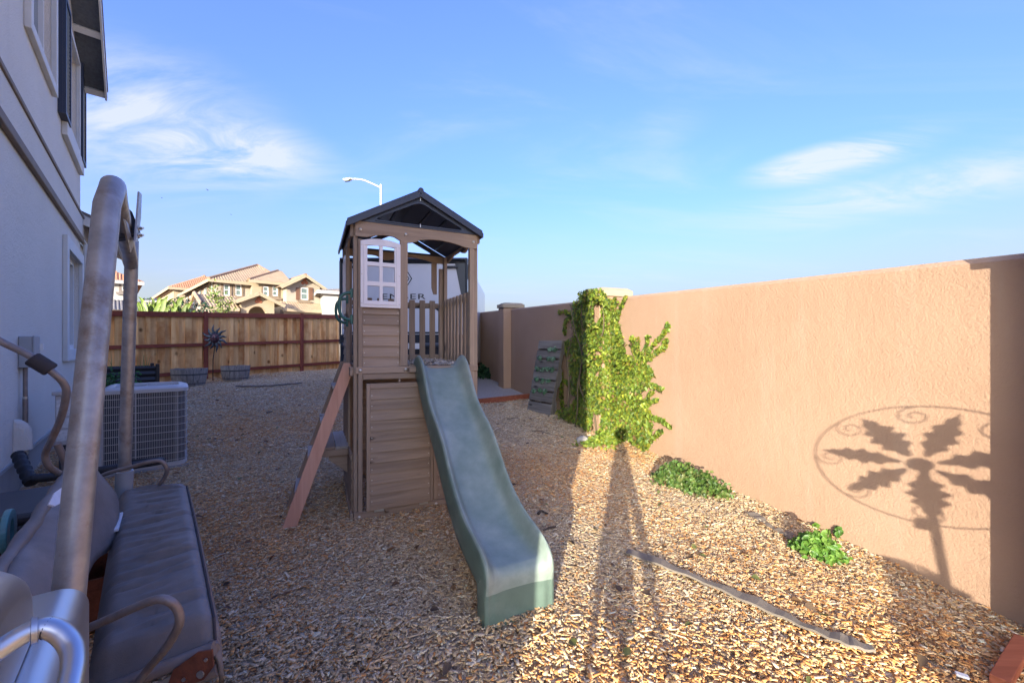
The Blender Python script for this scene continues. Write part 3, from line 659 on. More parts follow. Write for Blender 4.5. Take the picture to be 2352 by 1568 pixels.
    for x in (.035, .375): bolt(x, -.022, 1.132)
    px('slide_cleat', .40, .86, -.046, -.024, 1.108, 1.15, wx)
    # base frame
    px('base_beam', -.012, W, -.022, -.004, -.02, .060, wx); px('base_beam', -.034, -.014, .0, D, -.02, .050, wy); px('base_beam', .02, W - .03, D + .012, D + .03, -.04, .06, wx); px('base_beam', W + .006, W + .026, .0, D, -.04, .06, wy)
    bolt(.028, -.022, .022); bolt(.62, -.022, .028)
    # big front door hanging in the lower opening
    dr = px('door', .078, .592, -.026, -.014, .070, 1.030, wx, bev=.002)
    for a, b in ((.078, .104), (.566, .592)): px('door_stile', a, b, -.040, -.0265, .062, 1.030, wz, dr)
    px('door_rail', .104, .566, -.040, -.0265, .990, 1.030, wx, dr); px('door_rail', .104, .566, -.040, -.0265, .062, .100, wx, dr)
    lap('door_plank', .105, .565, [.101 + .0808 * k for k in range(12)], -.028, wx, dr)
    for x in (.135, .48): px('hinge', x, x + .07, -.034, -.0245, .045, .061, MAT['bolt'], dr, .001)
    px('door_jamb', .600, .634, -.018, .0, .061, 1.058, wz); px('peg', .32, .335, -.020, .0, 1.032, 1.058, wx); px('peg', .32, .335, -.020, .0, .061, .068, wx)
    lap('plank', .636, W - .074, [.062 + .083 * k for k in range(13)], .002, wx)
    # back and right side rails with balusters
    for z in (1.205, 1.74):
        px('rail', .054, W - .075, D - .006, D + .011, z - .025, z + .025, wx); px('rail', W - .032, W - .014, .058, D - .06, z - .025, z + .025, wy)
    for k in range(8): px('baluster', .075 + k * .105, .075 + k * .105 + .058, D - .026, D - .007, 1.165, 1.79, wz)
    for k in range(8): px('baluster', W - .052, W - .034, .075 + k * .103, .075 + k * .103 + .052, 1.165, 1.79, wz)
    for x, y in ((W - .12, D - .01),):
        MB().prism([(0, 2.19), (.055, 2.19), (.055, 1.86), (.02, 1.86), (0, 1.93)], lambda a, z: (x + a - .03, y, z), lambda a, z: (x + a - .03, y + .018, z)).build('corner_brace', wz, root)
    # left side: siding, balusters, shelf bench
    def lapy(y0, y1, zs):
        for a, b in zip(zs[:-1], zs[1:]):
            MB().hexa([(-.026, y0, a), (-.010, y0, a), (-.010, y1, a), (-.026, y1, a), (-.016, y0, b + .005), (-.010, y0, b + .005), (-.010, y1, b + .005), (-.016, y1, b + .005)]).build('plank', wy, root)
    lapy(.60, D - .01, [1.158, 1.24, 1.32, 1.40, 1.48, 1.56, 1.612]); lapy(.06, D - .01, [.05, .13, .21, .29, .37, .44])
    px('post', -.030, .0, .50, .545, 1.10, 2.20, wz); px('side_beam', -.036, -.013, .0, D, 1.09, 1.157, wy); px('side_rail', -.030, -.012, .05, D, .44, .49, wy)
    for k in range(5): px('baluster', -.028, -.011, .30 + k * .14, .345 + k * .14, .49, 1.09, wz)
    for k in range(2): px('bench_slat', -.225 + k * .105, -.125 + k * .105, .30, D + .02, .478, .500, MAT['tread'] if k else wy)
    px('bench_apron', -.222, -.030, .302, .322, .425, .477, wx); px('bench_edge', -.228, -.205, .322, D + .02, .425, .477, wy)
    MB().prism([(-.03, .42), (-.17, .42), (-.17, .39), (-.03, .27)], lambda x, z: (x, .34, z), lambda x, z: (x, .365, z)).build('bench_bracket', wx, root)
    # inside is shaded by a back panel low down
    lap('plank', .054, W - .074, [.06 + .083 * k for k in range(13)], D - .004, wx, nails=False)
    # roof
    ap = (.487, 2.535); eL = (-.062, 2.236); eR = (1.015, 2.268); y0, y1 = -.062, D + .06
    for e, sg in ((eL, -1), (eR, 1)):
        rd = MB(); n = 9
        rd.hexa([(e[0], y0, e[1]), (ap[0], y0, ap[1]), (ap[0], y1, ap[1]), (e[0], y1, e[1]), (e[0], y0, e[1] + .018), (ap[0], y0, ap[1] + .018), (ap[0], y1, ap[1] + .018), (e[0], y1, e[1] + .018)])
        ro = rd.build('roof_panel', MAT['navy'], root, bev=.004)
        for k in range(n):
            y = y0 + .012 + (y1 - y0 - .024) * k / (n - 1)
            MB().beam((e[0] - .004 * sg, y, e[1] + .022), (ap[0], y, ap[1] + .022), .022, .012).build('roof_rib', MAT['navy'], ro, bev=.003)
        for k in range(3):
            t = (k + 1) / 4
            MB().beam((e[0] + (ap[0] - e[0]) * t, y0 + .05, e[1] + (ap[1] - e[1]) * t - .008), (e[0] + (ap[0] - e[0]) * t, y1 - .05, e[1] + (ap[1] - e[1]) * t - .008), .02, .014).build('purlin_fold', MAT['navy'], ro)
        MB().beam((e[0], y0, e[1] - .012), (e[0], y1, e[1] - .012), .014, .036).build('eave_lip', MAT['navy'], ro, bev=.004)
        for yy in (y0 + .006,):
            MB().beam((e[0], yy, e[1] - .012), (ap[0], yy, ap[1] - .012), .012, .036).build('rake_lip', MAT['navy'], ro, bev=.003)
    MB().tube([(ap[0], y0 - .004, ap[1] + .018), (ap[0], y1 + .004, ap[1] + .018)], .022, 12).build('ridge_cap', MAT['navy'], root, smooth=True)
    def rounded(poly, r, n=5):
        out = []
        for i, p in enumerate(poly):
            a, b, c = Vector(poly[i - 1]), Vector(p), Vector(poly[(i + 1) % len(poly)]); u, v = (a - b).normalized(), (c - b).normalized()
            for k in range(n + 1):
                t = k / n; q = (b + u * r * (1 - t) ** 2 + v * r * t ** 2); out.append((q.x, q.y))
        return out
    for yy in (-.030, D + .03):
        out = rounded([(-.015, 2.262), (1.0, 2.262), (.487, 2.517)], .004); inn = rounded([(.125, 2.284), (.86, 2.284), (.487, 2.468)], .055)
        gb = MB(); gb.ring(out, inn, lambda x, z: (x, yy, z), lambda x, z: (x, yy + .016, z)); go = gb.build('gable_panel', MAT['navy'], root)
        rl = rounded([(.113, 2.276), (.872, 2.276), (.487, 2.478)], .06)
        MB().ring(rl, inn, lambda x, z: (x, yy - .008, z), lambda x, z: (x, yy, z)).build('gable_lip', MAT['navy'], go)
        for z0, z1 in ((2.264, 2.290), (2.475, 2.502)): B(.484, .490, yy - .0125, yy - .0085, z0, z1).build('seam_clip', MAT['bolt'], go)
    # grab handles on the left by the ladder
    for y in (.035, .50):
        pts = bez([(-.02, y, 1.72), (-.055, y, 1.72), (-.098, y, 1.69), (-.112, y, 1.62), (-.098, y, 1.55), (-.055, y, 1.52), (-.02, y, 1.52)], 6)
        h = MB().tube(pts, .0115, 10).build('grab_handle', MAT['green'], root, smooth=True)
        for z in (1.72, 1.52): px('handle_foot', -.032, -.0125, y - .016, y + .016, z - .035, z + .035, MAT['green'], h)
    # ladder
    def lz(t): return (-.035 - .405 * (1 - t), 1.185 * t - .02 * (1 - t))      # line of the stringers
    la = thing_part('ladder', root)
    for y in (.105, .505):
        a, b = lz(0), lz(1)
        dx, dz = b[0] - a[0], b[1] - a[1]; L_ = math.hypot(dx, dz); nx, nz_ = dz / L_, -dx / L_; w = .045
        poly = [(a[0] - nx * w - .012, a[1]), (a[0] + nx * w, a[1]), (b[0] + nx * w * .6 + .0, b[1] - .07), (b[0] + nx * w * .2, b[1]), (b[0] - nx * w * .9, b[1] + .0)]
        MB().prism(poly, lambda x, z: (x, y, z), lambda x, z: (x, y + .028, z)).build('stringer', MAT['ladder'] if y < .2 else PW['z'], la, bev=.003)
    for t in (.20, .415, .63, .845):
        x, z = lz(t); px('tread', x - .055, x + .04, .134, .504, z - .014, z + .010, MAT['tread'], la)
    # slide
    cx = .650
    prof = [(.06, 1.150), (.0, 1.153), (-.05, 1.140), (-.12, 1.095), (-.22, 1.00), (-.34, .885), (-.46, .785), (-.58, .700), (-.70, .600), (-.82, .490), (-.94, .395), (-1.06, .318), (-1.18, .262), (-1.30, .228), (-1.40, .210), (-1.455, .196), (-1.482, .165), (-1.492, .11), (-1.50, .03), (-1.502, -.06)]
    rimh = [.05, .075, .105, .115, .105, .085, .088, .098, .105, .10, .102, .108, .108, .10, .082, .06, .045, .03, .02, .01]
    n = len(prof); pts = bez([(0, y, z) for y, z in prof], 3); rh = np.interp(np.linspace(0, n - 1, len(pts)), range(n), rimh)
    rows = []
    for i, p in enumerate(pts):
        a, b = pts[max(i - 1, 0)], pts[min(i + 1, len(pts) - 1)]; t = (b - a).normalized(); nn = Vector((0, t.z, -t.y)); nn = nn if nn.z > 0 or abs(t.z) > .95 else -nn
        if nn.y > .0 and nn.z < .3 and p.y < -1.3: nn = -nn
        s = i / (len(pts) - 1); hw = .158 - .004 * s; rr = rh[i]; sk = .11 if s > .06 else .02
        wv = .010 * math.sin(s * 19)
        cs = [(-hw - .042, -sk + rr * .2), (-hw - .040, rr * .5), (-hw - .036, rr - .010 + wv), (-hw - .024, rr + wv), (-hw - .008, rr - .008 + wv), (-hw + .008, rr * .45), (-hw + .025, .012), (-hw + .055, .001)]
        cs = cs + [(-.05, -.003), (.05, -.003)] + [(-x, z) for x, z in cs[::-1]]
        seam = .0035 if i % 8 == 4 and .05 < s < .85 else 0
        rows.append([Vector((cx + x, p.y, p.z)) + nn * (z + (seam if abs(x) < hw - .02 else 0)) for x, z in cs])
    sl = MB().grid(rows).build('slide', MAT['slide'], root, smooth=True, angle=60)
    sl.data.materials.append(MAT['slide_green']); ncol = len(rows[0]) - 1
    for i, pg in enumerate(sl.data.polygons):
        r_, c_ = divmod(i, ncol)
        if c_ <= 1 or c_ >= ncol - 2 or r_ > len(rows) - 8: pg.material_index = 1
    so = sl.modifiers.new('wall', 'SOLIDIFY'); so.thickness = .006; so.offset = -1
    sb = sl.modifiers.new('round', 'SUBSURF'); sb.levels = 1; sb.render_levels = 1
    for dx in (-.13, .13): bolt(cx + dx, -.012, 1.150, 'y', sl)
    return root
def thing_part(name, parent):      # a part made of pieces of its own
    o = bpy.data.objects.new(name, None); COL.objects.link(o); o.parent = parent; o.empty_display_size = .05; return o
PLAY = playset()
def deck_chips():
    N = 900; P = PLAY.matrix_basis
    lx = RNG.uniform(.4, .95, N); ly = RNG.uniform(.0, .9, N) ** 1.2; hgt = .035 * np.exp(-((lx - .68) ** 2) / .05) * np.exp(-((ly - .45) ** 2) / .12)
    c = np.array([P @ Vector((a, b, 1.160 + h)) for a, b, h in zip(lx, ly, hgt)])
    a = RNG.uniform(0, 6.28, N); tl = RNG.normal(0, .25, N); d = np.stack([np.cos(a) * np.cos(tl), np.sin(a) * np.cos(tl), np.sin(tl)], 1); s = np.stack([-np.sin(a), np.cos(a), RNG.normal(0, .3, N)], 1); u = np.cross(d, s)
    L_ = RNG.uniform(.012, .035, (N, 1)); W_ = L_ * .4
    V = np.stack([c - d * L_ - s * W_ * .5, c + d * L_ - s * W_, c + d * L_ + u * .004, c - d * L_ + u * .004, c + d * L_ * .8 + s * W_, c - d * L_ + s * W_ * .5], 1)
    col = tints(N, [(.55, .46, .37), (.62, .55, .47), (.48, .38, .28)])
    tag(obj('deck_wood_chips', np_mesh('deck_wood_chips', V, [(0, 1, 2, 3), (3, 2, 4, 5)], 4, col), MAT['chip']), 'pale wood chips heaped on the playset deck above the slide', 'wood chips', kind='stuff')
deck_chips()

# ------------------------------------------------------------------ porch swing
def swing():
    root = thing('porch_swing', 'old grey porch swing with tubular frame and wrinkled fabric seat on the left', 'swing', (-1.6, 1.85, .02))
    def part(n, mb, m, par=None, **k):
        o = mb.build(n, m, root, world=True, **k)
        if par is not None: o.parent = par
        return o
    W_ = lambda pts: [Vector(p) for p in pts]
    # front frame: near leg, top bar, far leg in one bent tube
    leg0, top0 = at(160, 1345, 1.04), at(246, 470, 1.27)
    foot = leg0 + (leg0 - top0) * ((leg0.z - .03) / (top0.z - leg0.z))
    a1 = at(252, 405, 1.30); far_t = at(303, 570, 2.52); far_b = at(285, 1112, 2.62); far_f = far_b + (far_b - far_t) * ((far_b.z - .06) / (far_t.z - far_b.z))
    hz = a1.z - .010
    bar1 = Vector((a1.x - .16, a1.y + .19, hz)); bar2 = Vector((far_t.x + .10, far_t.y - .12, hz - .01))
    pts = [foot, leg0, top0] + bez([top0, a1 + Vector((-.012, .02, -.035)), a1 + Vector((-.055, .07, -.004)), bar1], 6)[1:]
    part('near_leg', MB().tube(pts + [bar1 + (bar2 - bar1) * .22], .032, 18), MAT['galv'], smooth=True)
    part('top_bar', MB().tube([bar1 + (bar2 - bar1) * .225, bar2], .031, 16), MAT['galv'], smooth=True)
    part('far_leg', MB().tube(bez([bar2 + (bar2 - bar1) * .01, bar2 + Vector((-.06, .07, -.02)), far_t + Vector((.0, .0, .04)), far_t + (far_b - far_t) * .1], 5) + [far_b, far_f], .032, 16), MAT['galv'], smooth=True)
    part('leg_sleeve', MB().tube([far_b + (far_t - far_b) * .06, far_b - (far_t - far_b) * .16], .044, 14), MAT['grey_box'], smooth=True)
    # gusset and bracket plates at the top, with the dark canopy beam and bolts
    def quad_plate(n, px, d, m, th=.006):
        P = [at(x, y, Y) for x, y, Y in px]; nrm = (P[1] - P[0]).cross(P[2] - P[0]).normalized() * th
        mb = MB(); k = len(P); mb.add([p - nrm for p in P] + [p + nrm for p in P], [tuple(range(k)), tuple(range(2 * k - 1, k - 1, -1))] + [(i, (i + 1) % k, k + (i + 1) % k, k + i) for i in range(k)])
        return part(n, mb, m)
    quad_plate('gusset_plate', [(270, 455, 1.50), (284, 478, 1.62), (305, 565, 1.80), (298, 582, 1.80)], 0, MAT['galv'], .003)
    br = quad_plate('bracket_plate', [(309, 555, 1.74), (318, 440, 1.82), (324, 446, 1.90), (322, 500, 1.90), (315, 555, 1.82)], 0, MAT['galv'], .003)
    bmb = MB(); c0, c1 = at(314, 513, 1.86), at(245, 520, 1.80); bmb.beam(c0, c1, .10, .125); part('canopy_beam', bmb, MAT['shutter'], bev=.02)
    for y in (525, 541):
        b = at(316, y, 1.83); part('bolt', MB().tube([b, b + Vector((.014, -.003, 0))], .011, 6).tube([b + Vector((.0141, -.003, 0)), b + Vector((.03, -.006, 0))], .005, 8), MAT['bolt'], par=br)
    # seat: a cushion sheet with real wrinkles
    FF, FNn, BF, BNn = at(428, 1104, 2.55), at(497, 1432, 1.40), at(278, 1122, 2.60), at(212, 1540, 1.314)
    nu, nv = 40, 110; rows = []; rr = random.Random(5)
    wr = [(rr.uniform(0.02, .98), rr.uniform(.006, .014), rr.uniform(.005, .011), rr.uniform(-.06, .16), rr.uniform(0, .5), rr.uniform(.55, 1.0)) for _ in range(46)]
    for j in range(nv + 1):
        v = j / nv; row = []
        for i in range(nu + 1):
            u = i / nu * 1.16 - .08      # back (left) to front (right), rolling over both long edges
            uc = min(max(u, 0), 1); p = (BNn * (1 - v) + BF * v) * (1 - uc) + (FNn * (1 - v) + FF * v) * uc
            e = .030 * (1 - max(0, abs(2 * uc - 1) - .72) ** 2 / .0784) + .014 * math.sin(math.pi * v) - .022
            d = 0
            for c, amp, wdt, sl, u0, u1 in wr:
                q = v - (c + sl * (uc - .5) * .35); fade = max(0, min(1, (uc - u0 + .1) / .15)) * max(0, min(1, (u1 - uc + .1) / .2)); d -= amp * math.exp(-(q / wdt) ** 2) * fade; d += amp * .5 * math.exp(-((q - wdt * 1.8) / (wdt * 1.4)) ** 2) * fade
            edge = (BNn - FNn).normalized()
            out = max(0, u - 1) - max(0, -u)
            p = p + Vector((0, 0, e + d)); sgn = 1 if out > 0 else -1
            if out: p = p - edge * (sgn * .022 * math.sin(min(1, abs(out) / .05) * 1.57)) + Vector((0, 0, -abs(out) * 1.15))
            if v < .045: p.z -= (.045 - v) * 2.0
            if v > .97: p.z -= (v - .97) * 1.0
            row.append(p)
        rows.append(row)
    seat = part('seat', MB().grid(rows), MAT['fabric'], smooth=True, angle=80); so = seat.modifiers.new('thick', 'SOLIDIFY'); so.thickness = .012; so.offset = -1
    fi = int(nu * (1.0 + .08) / 1.16); part('piping', MB().tube([r[fi] + Vector((.004, -.002, .003)) for r in rows[2:-2]], .0045, 8), MAT['foam'], par=seat, smooth=True)
    # seat frame at the near end and its rusty end plate
    nr, nl = FNn + Vector((.0, -.01, -.075)), BNn + Vector((.0, -.01, -.075))
    part('end_rail', MB().tube([nl, nr], .022, 12), MAT['arm'], smooth=True); part('lower_rail', MB().tube([nl + Vector((0, 0, -.085)), nr + Vector((0, .02, -.08))], .024, 12), MAT['arm'], smooth=True)
    part('aluminium_strip', MB().beam(nl + Vector((.02, -.032, -.045)), nr + Vector((-.05, -.034, -.043)), .004, .022), MAT['bolt'])
    for t in (.35, .82):
        c = nl + (nr - nl) * t + Vector((0, -.037, -.044)); part('rivet', MB().tube([c, c + Vector((0, -.004, 0))], .006, 10), MAT['steel'])
    ep = nr + Vector((.0, -.03, .0)); dv = (nr - nl).normalized(); mb = MB()
    poly = [(-.115, -.045), (-.10, -.005), (-.03, .022), (.012, .012), (.016, -.045), (-.012, -.075), (-.075, -.072)]
    mb.prism(poly, lambda x, z: ep + dv * x + Vector((0, 0, z)), lambda x, z: ep + dv * x + Vector((0, .006, z))); pl = part('end_plate', mb, MAT['rust'])
    for x, z, r in ((-.02, -.052, .012), (-.004, -.012, .0055)):
        c = ep + dv * x + Vector((0, -.0005, z)); part('bolt_head', MB().tube([c, c + Vector((0, -.004, 0))], r, 12), MAT['bolt'], par=pl)
    part('side_rail', MB().tube([FNn + Vector((-.01, .0, -.085)), FF + Vector((-.01, 0, -.085))], .02, 10), MAT['arm'], smooth=True)
    part('back_rail', MB().tube([BNn + Vector((.01, .0, -.085)), BF + Vector((.01, 0, -.085))], .02, 10), MAT['arm'], smooth=True)
    # armrest loops
    def arm(pp, r): part('armrest', MB().tube(bez([at(*q) for q in pp], 7), r, 12), MAT['arm'], smooth=True)
    arm([(205, 1440, 1.30), (241, 1425, 1.26), (324, 1388, 1.24), (372, 1375, 1.24), (404, 1393, 1.25), (412, 1430, 1.26), (384, 1483, 1.28), (340, 1535, 1.29), (300, 1590, 1.30)], .0125)
    arm([(238, 1160, 2.45), (226, 1128, 2.45), (219, 1106, 2.44), (245, 1087, 2.43), (300, 1072, 2.44), (345, 1060, 2.46), (370, 1059, 2.48), (383, 1076, 2.50), (379, 1094, 2.52), (366, 1112, 2.53)], .0115)
    arm([(214, 1138, 2.38), (216, 1160, 2.38), (232, 1172, 2.38), (258, 1172, 2.40), (275, 1160, 2.45)], .014)
    # fallen backrest: curved sling with a torn top rail
    A0, A1 = at(-60, 1395, 1.12), at(172, 1064, 2.17); rows = []
    for j in range(31):
        v = j / 30; t = A0 + (A1 - A0) * v; row = []
        for i in range(15):
            a = i / 14; ang = a * 1.75; r = .19 + .02 * math.sin(v * 9); off = HN * (r * math.sin(ang) * .80 + .012 * math.sin(a * 9 + v * 7)); row.append(t + off + Vector((0, 0, -r * (1 - math.cos(ang)) * 1.45 - .006 * math.sin(v * 23 + a * 4))))
        rows.append(row)
    bk = part('backrest', MB().grid(rows), MAT['fabric'], smooth=True, angle=80); so = bk.modifiers.new('thick', 'SOLIDIFY'); so.thickness = .01
    rl = [A0 + (A1 - A0) * (k / 24) + Vector((random.uniform(-.004, .004), 0, random.uniform(-.004, .005))) for k in range(25)]
    part('backrest_rail', MB().tube(rl, [.020 + random.uniform(-.003, .005) for _ in rl], 10), MAT['fabric'], smooth=True)
    cl = MB(); C = [at(x, y, Y * .86) for x, y, Y in ((108, 1160, 1.80), (122, 1133, 1.88), (146, 1116, 1.93), (152, 1103, 1.97), (163, 1113, 1.99), (168, 1128, 1.97), (160, 1140, 1.93), (172, 1150, 1.94), (140, 1155, 1.86), (122, 1164, 1.82))]
    cl.add(C, [tuple(range(len(C)))]); co = part('torn_lining', cl, MAT['paper']); so = co.modifiers.new('thick', 'SOLIDIFY'); so.thickness = .006
    # side hanger with a foam sleeve, left of the frame
    hg = bez([at(*q) for q in ((-60, 748, 1.62), (0, 783, 1.66), (70, 818, 1.70), (122, 856, 1.74), (146, 880, 1.77), (152, 905, 1.79), (140, 960, 1.83), (118, 1010, 1.88), (104, 1044, 1.92), (112, 1070, 1.95), (135, 1086, 2.0))], 8)
    part('hanger', MB().tube(hg, .0135, 12), MAT['arm'], smooth=True)
    f0, f1 = at(72, 822, 1.70), at(118, 850, 1.735); part('foam_sleeve', MB().tube([f0, f0 + (f1 - f0) * .06, f1 - (f1 - f0) * .06, f1], [.026, .030, .030, .026], 14), MAT['foam'], smooth=True)
    part('rear_leg', MB().tube([at(131, 1018, 2.1), at(150, 1062, 2.15), at(160, 1120, 2.2)], .016, 10), MAT['arm'], smooth=True)
    return root
swing()
def small_left_things():
    # white board and brown crate under the swing
    b = at(232, 1208, 2.12); mb = MB().box(-.06, .075, -.11, .11, -.008, .008); o = mb.build('white_board', MAT['paper'], bev=.004); o.location = b; o.rotation_euler = (R(4), R(-6), R(38)); tag(o, 'small off white board lying under the swing seat', 'board')
    mb = MB().box(-.10, .11, -.16, .16, 0, .21); t = thing('brown_crate', 'dark reddish brown crate under the swing seat', 'crate', (b.x + .02, b.y - .02, .06), R(38))
    B(-.10, .11, -.16, -.148, 0, .24).build('side_board', MAT['rust'], t); B(-.10, .11, .148, .16, 0, .24).build('side_board', MAT['rust'], t); B(-.10, -.088, -.147, .147, 0, .24).build('end_board', MAT['rust'], t); B(.098, .11, -.147, .147, 0, .24).build('end_board', MAT['rust'], t); B(-.087, .097, -.147, .147, 0, .012).build('base', MAT['rust'], t)
    # black storage box by the house
    c = at(38, 1175, 2.35); t = thing('storage_box', 'low glossy black storage box against the house wall', 'box', (c.x - .08, c.y, 0.05), math.atan2(HD.y, HD.x))
    B(-.26, .30, -.16, .14, 0, .40).build('body', MAT['dark'], t, bev=.02); ld = B(-.28, .32, -.18, .16, .402, .46).build('lid', MAT['dark'], t, bev=.02); B(-.02, .06, -.20, -.182, .37, .43).build('latch', MAT['dark'], ld)
    # teal hose reel
    c = at(10, 1222, 1.62); ax = (HN * -1 + HD * -.6).normalized(); t = thing('hose_reel', 'pale teal plastic hose reel at the left edge below the black box', 'hose reel', (c.x, c.y, .05))
    def disc(off, r, th, m, n, hole=.03):
        s = HD.cross(Vector((0, 0, 1))).normalized(); f = s; u = HD; c2 = c + f * off
        out = [(r * math.cos(k * math.tau / 28), r * math.sin(k * math.tau / 28)) for k in range(28)]; inn = [(hole * math.cos(k * math.tau / 28), hole * 1.6 * math.sin(k * math.tau / 28)) for k in range(28)]
        MB().ring(out, inn, lambda a, b: c2 + u * a + Vector((0, 0, b)), lambda a, b: c2 + u * a + Vector((0, 0, b)) + f * th).build(n, m, t, world=True, bev=.004)
    disc(0, .085, .02, MAT['teal'], 'flange'); disc(-.16, .085, .02, MAT['teal'], 'flange'); disc(-.138, .06, .136, MAT['green'], 'hose_coil')
small_left_things()

# ------------------------------------------------------------------ barbecue grill
def grill():
    O = Vector((-.855, .845, 0)); t = thing('barbecue_grill', 'stainless steel barbecue grill with thick tubular handle at bottom left corner', 'grill', (O.x, O.y, 0), math.atan2(-HD.y, -HD.x))
    # local x: toward the viewer along the house, local y: to the yard side (right)
    ZT = .925
    def shelf_rows(x0, x1, y0, z0, r=.045):
        prof = [(y0, z0)] + [(-r + 0 + r * math.sin(a), z0 - r + r * math.cos(a)) for a in [k * math.pi / 16 for k in range(9)]] + [(0, z0 - .62)]
        return [[(x, y, z) for y, z in prof] for x in (x0, x0 + .003, (x0 + x1) / 2, x1)]
    sh = MB().grid(shelf_rows(0, .62, -.14, ZT)).build('side_shelf', MAT['steel'], t, smooth=True, angle=50); so = sh.modifiers.new('thick', 'SOLIDIFY'); so.thickness = .004
    end = MB().prism([(-.14, ZT - .004)] + [(-.047 + .045 * math.sin(a) , ZT - .049 + .045 * math.cos(a)) for a in [k * math.pi / 16 for k in range(9)]] + [(-.004, ZT - .6), (-.14, ZT - .6)], lambda y, z: (.004, y, z), lambda y, z: (.01, y, z)).build('end_panel', MAT['steel'], t)
    B(.02, .62, -.0835, -.0815, ZT + .0005, ZT + .0022).build('shelf_seam', MAT['dark'], sh)
    B(.02, .62, -.66, -.145, .32, ZT - .03).build('firebox', MAT['steel'], t, bev=.01)
    B(.03, .60, -.60, -.02, .02, .315).build('cart', MAT['grey_box'], t, bev=.01)
    # lid: a rounded hood left of the shelf
    n = 14; prof = []
    for k in range(n + 1):
        a = math.pi * k / n; prof.append((.47 - .34 * math.cos(a), ZT + .004 + .17 * math.sin(a) ** .5))
    rows = [[(x, -.66, z) for x, z in prof]] + [[(x, -.105, z) for x, z in prof]]
    for k in range(1, 7):
        b = k / 6 * math.pi / 2; rows.append([(.47 + (x - .47) * (1 - .12 * (1 - math.cos(b))), -.105 + .055 * math.sin(b), ZT + .004 + (z - ZT - .004) * (1 - .30 * (1 - math.cos(b)))) for x, z in prof])
    lid = MB().grid(rows).add([p for p in rows[-1]], [tuple(range(n + 1))]).build('lid', MAT['steel'], t, smooth=True, angle=50)
    # handle: thick bent tube with a collar
    hp = bez([at(*q) for q in ((-70, 1530, .50), (-10, 1496, .515), (40, 1464, .53), (75, 1447, .54), (110, 1441, .548), (142, 1455, .55), (165, 1486, .545), (169, 1525, .53), (160, 1575, .51), (140, 1660, .48))], 8)
    h = MB().tube(hp, .0125, 18).build('handle', MAT['steel'], t, world=True, smooth=True)
    c0, c1 = at(70, 1449, .538), at(88, 1443, .543); c = MB().tube([c0, c0 + (c1 - c0) * .1, c1 - (c1 - c0) * .1, c1], [.0145, .0165, .0165, .0145], 18).build('collar', MAT['steel'], t, world=True, smooth=True); c.parent = h
    c0, c1 = at(108, 1441.5, .5478), at(111, 1441.5, .5482); s_ = MB().tube([c0, c1], .0129, 18).build('joint', MAT['dark'], t, world=True); s_.parent = h
grill()

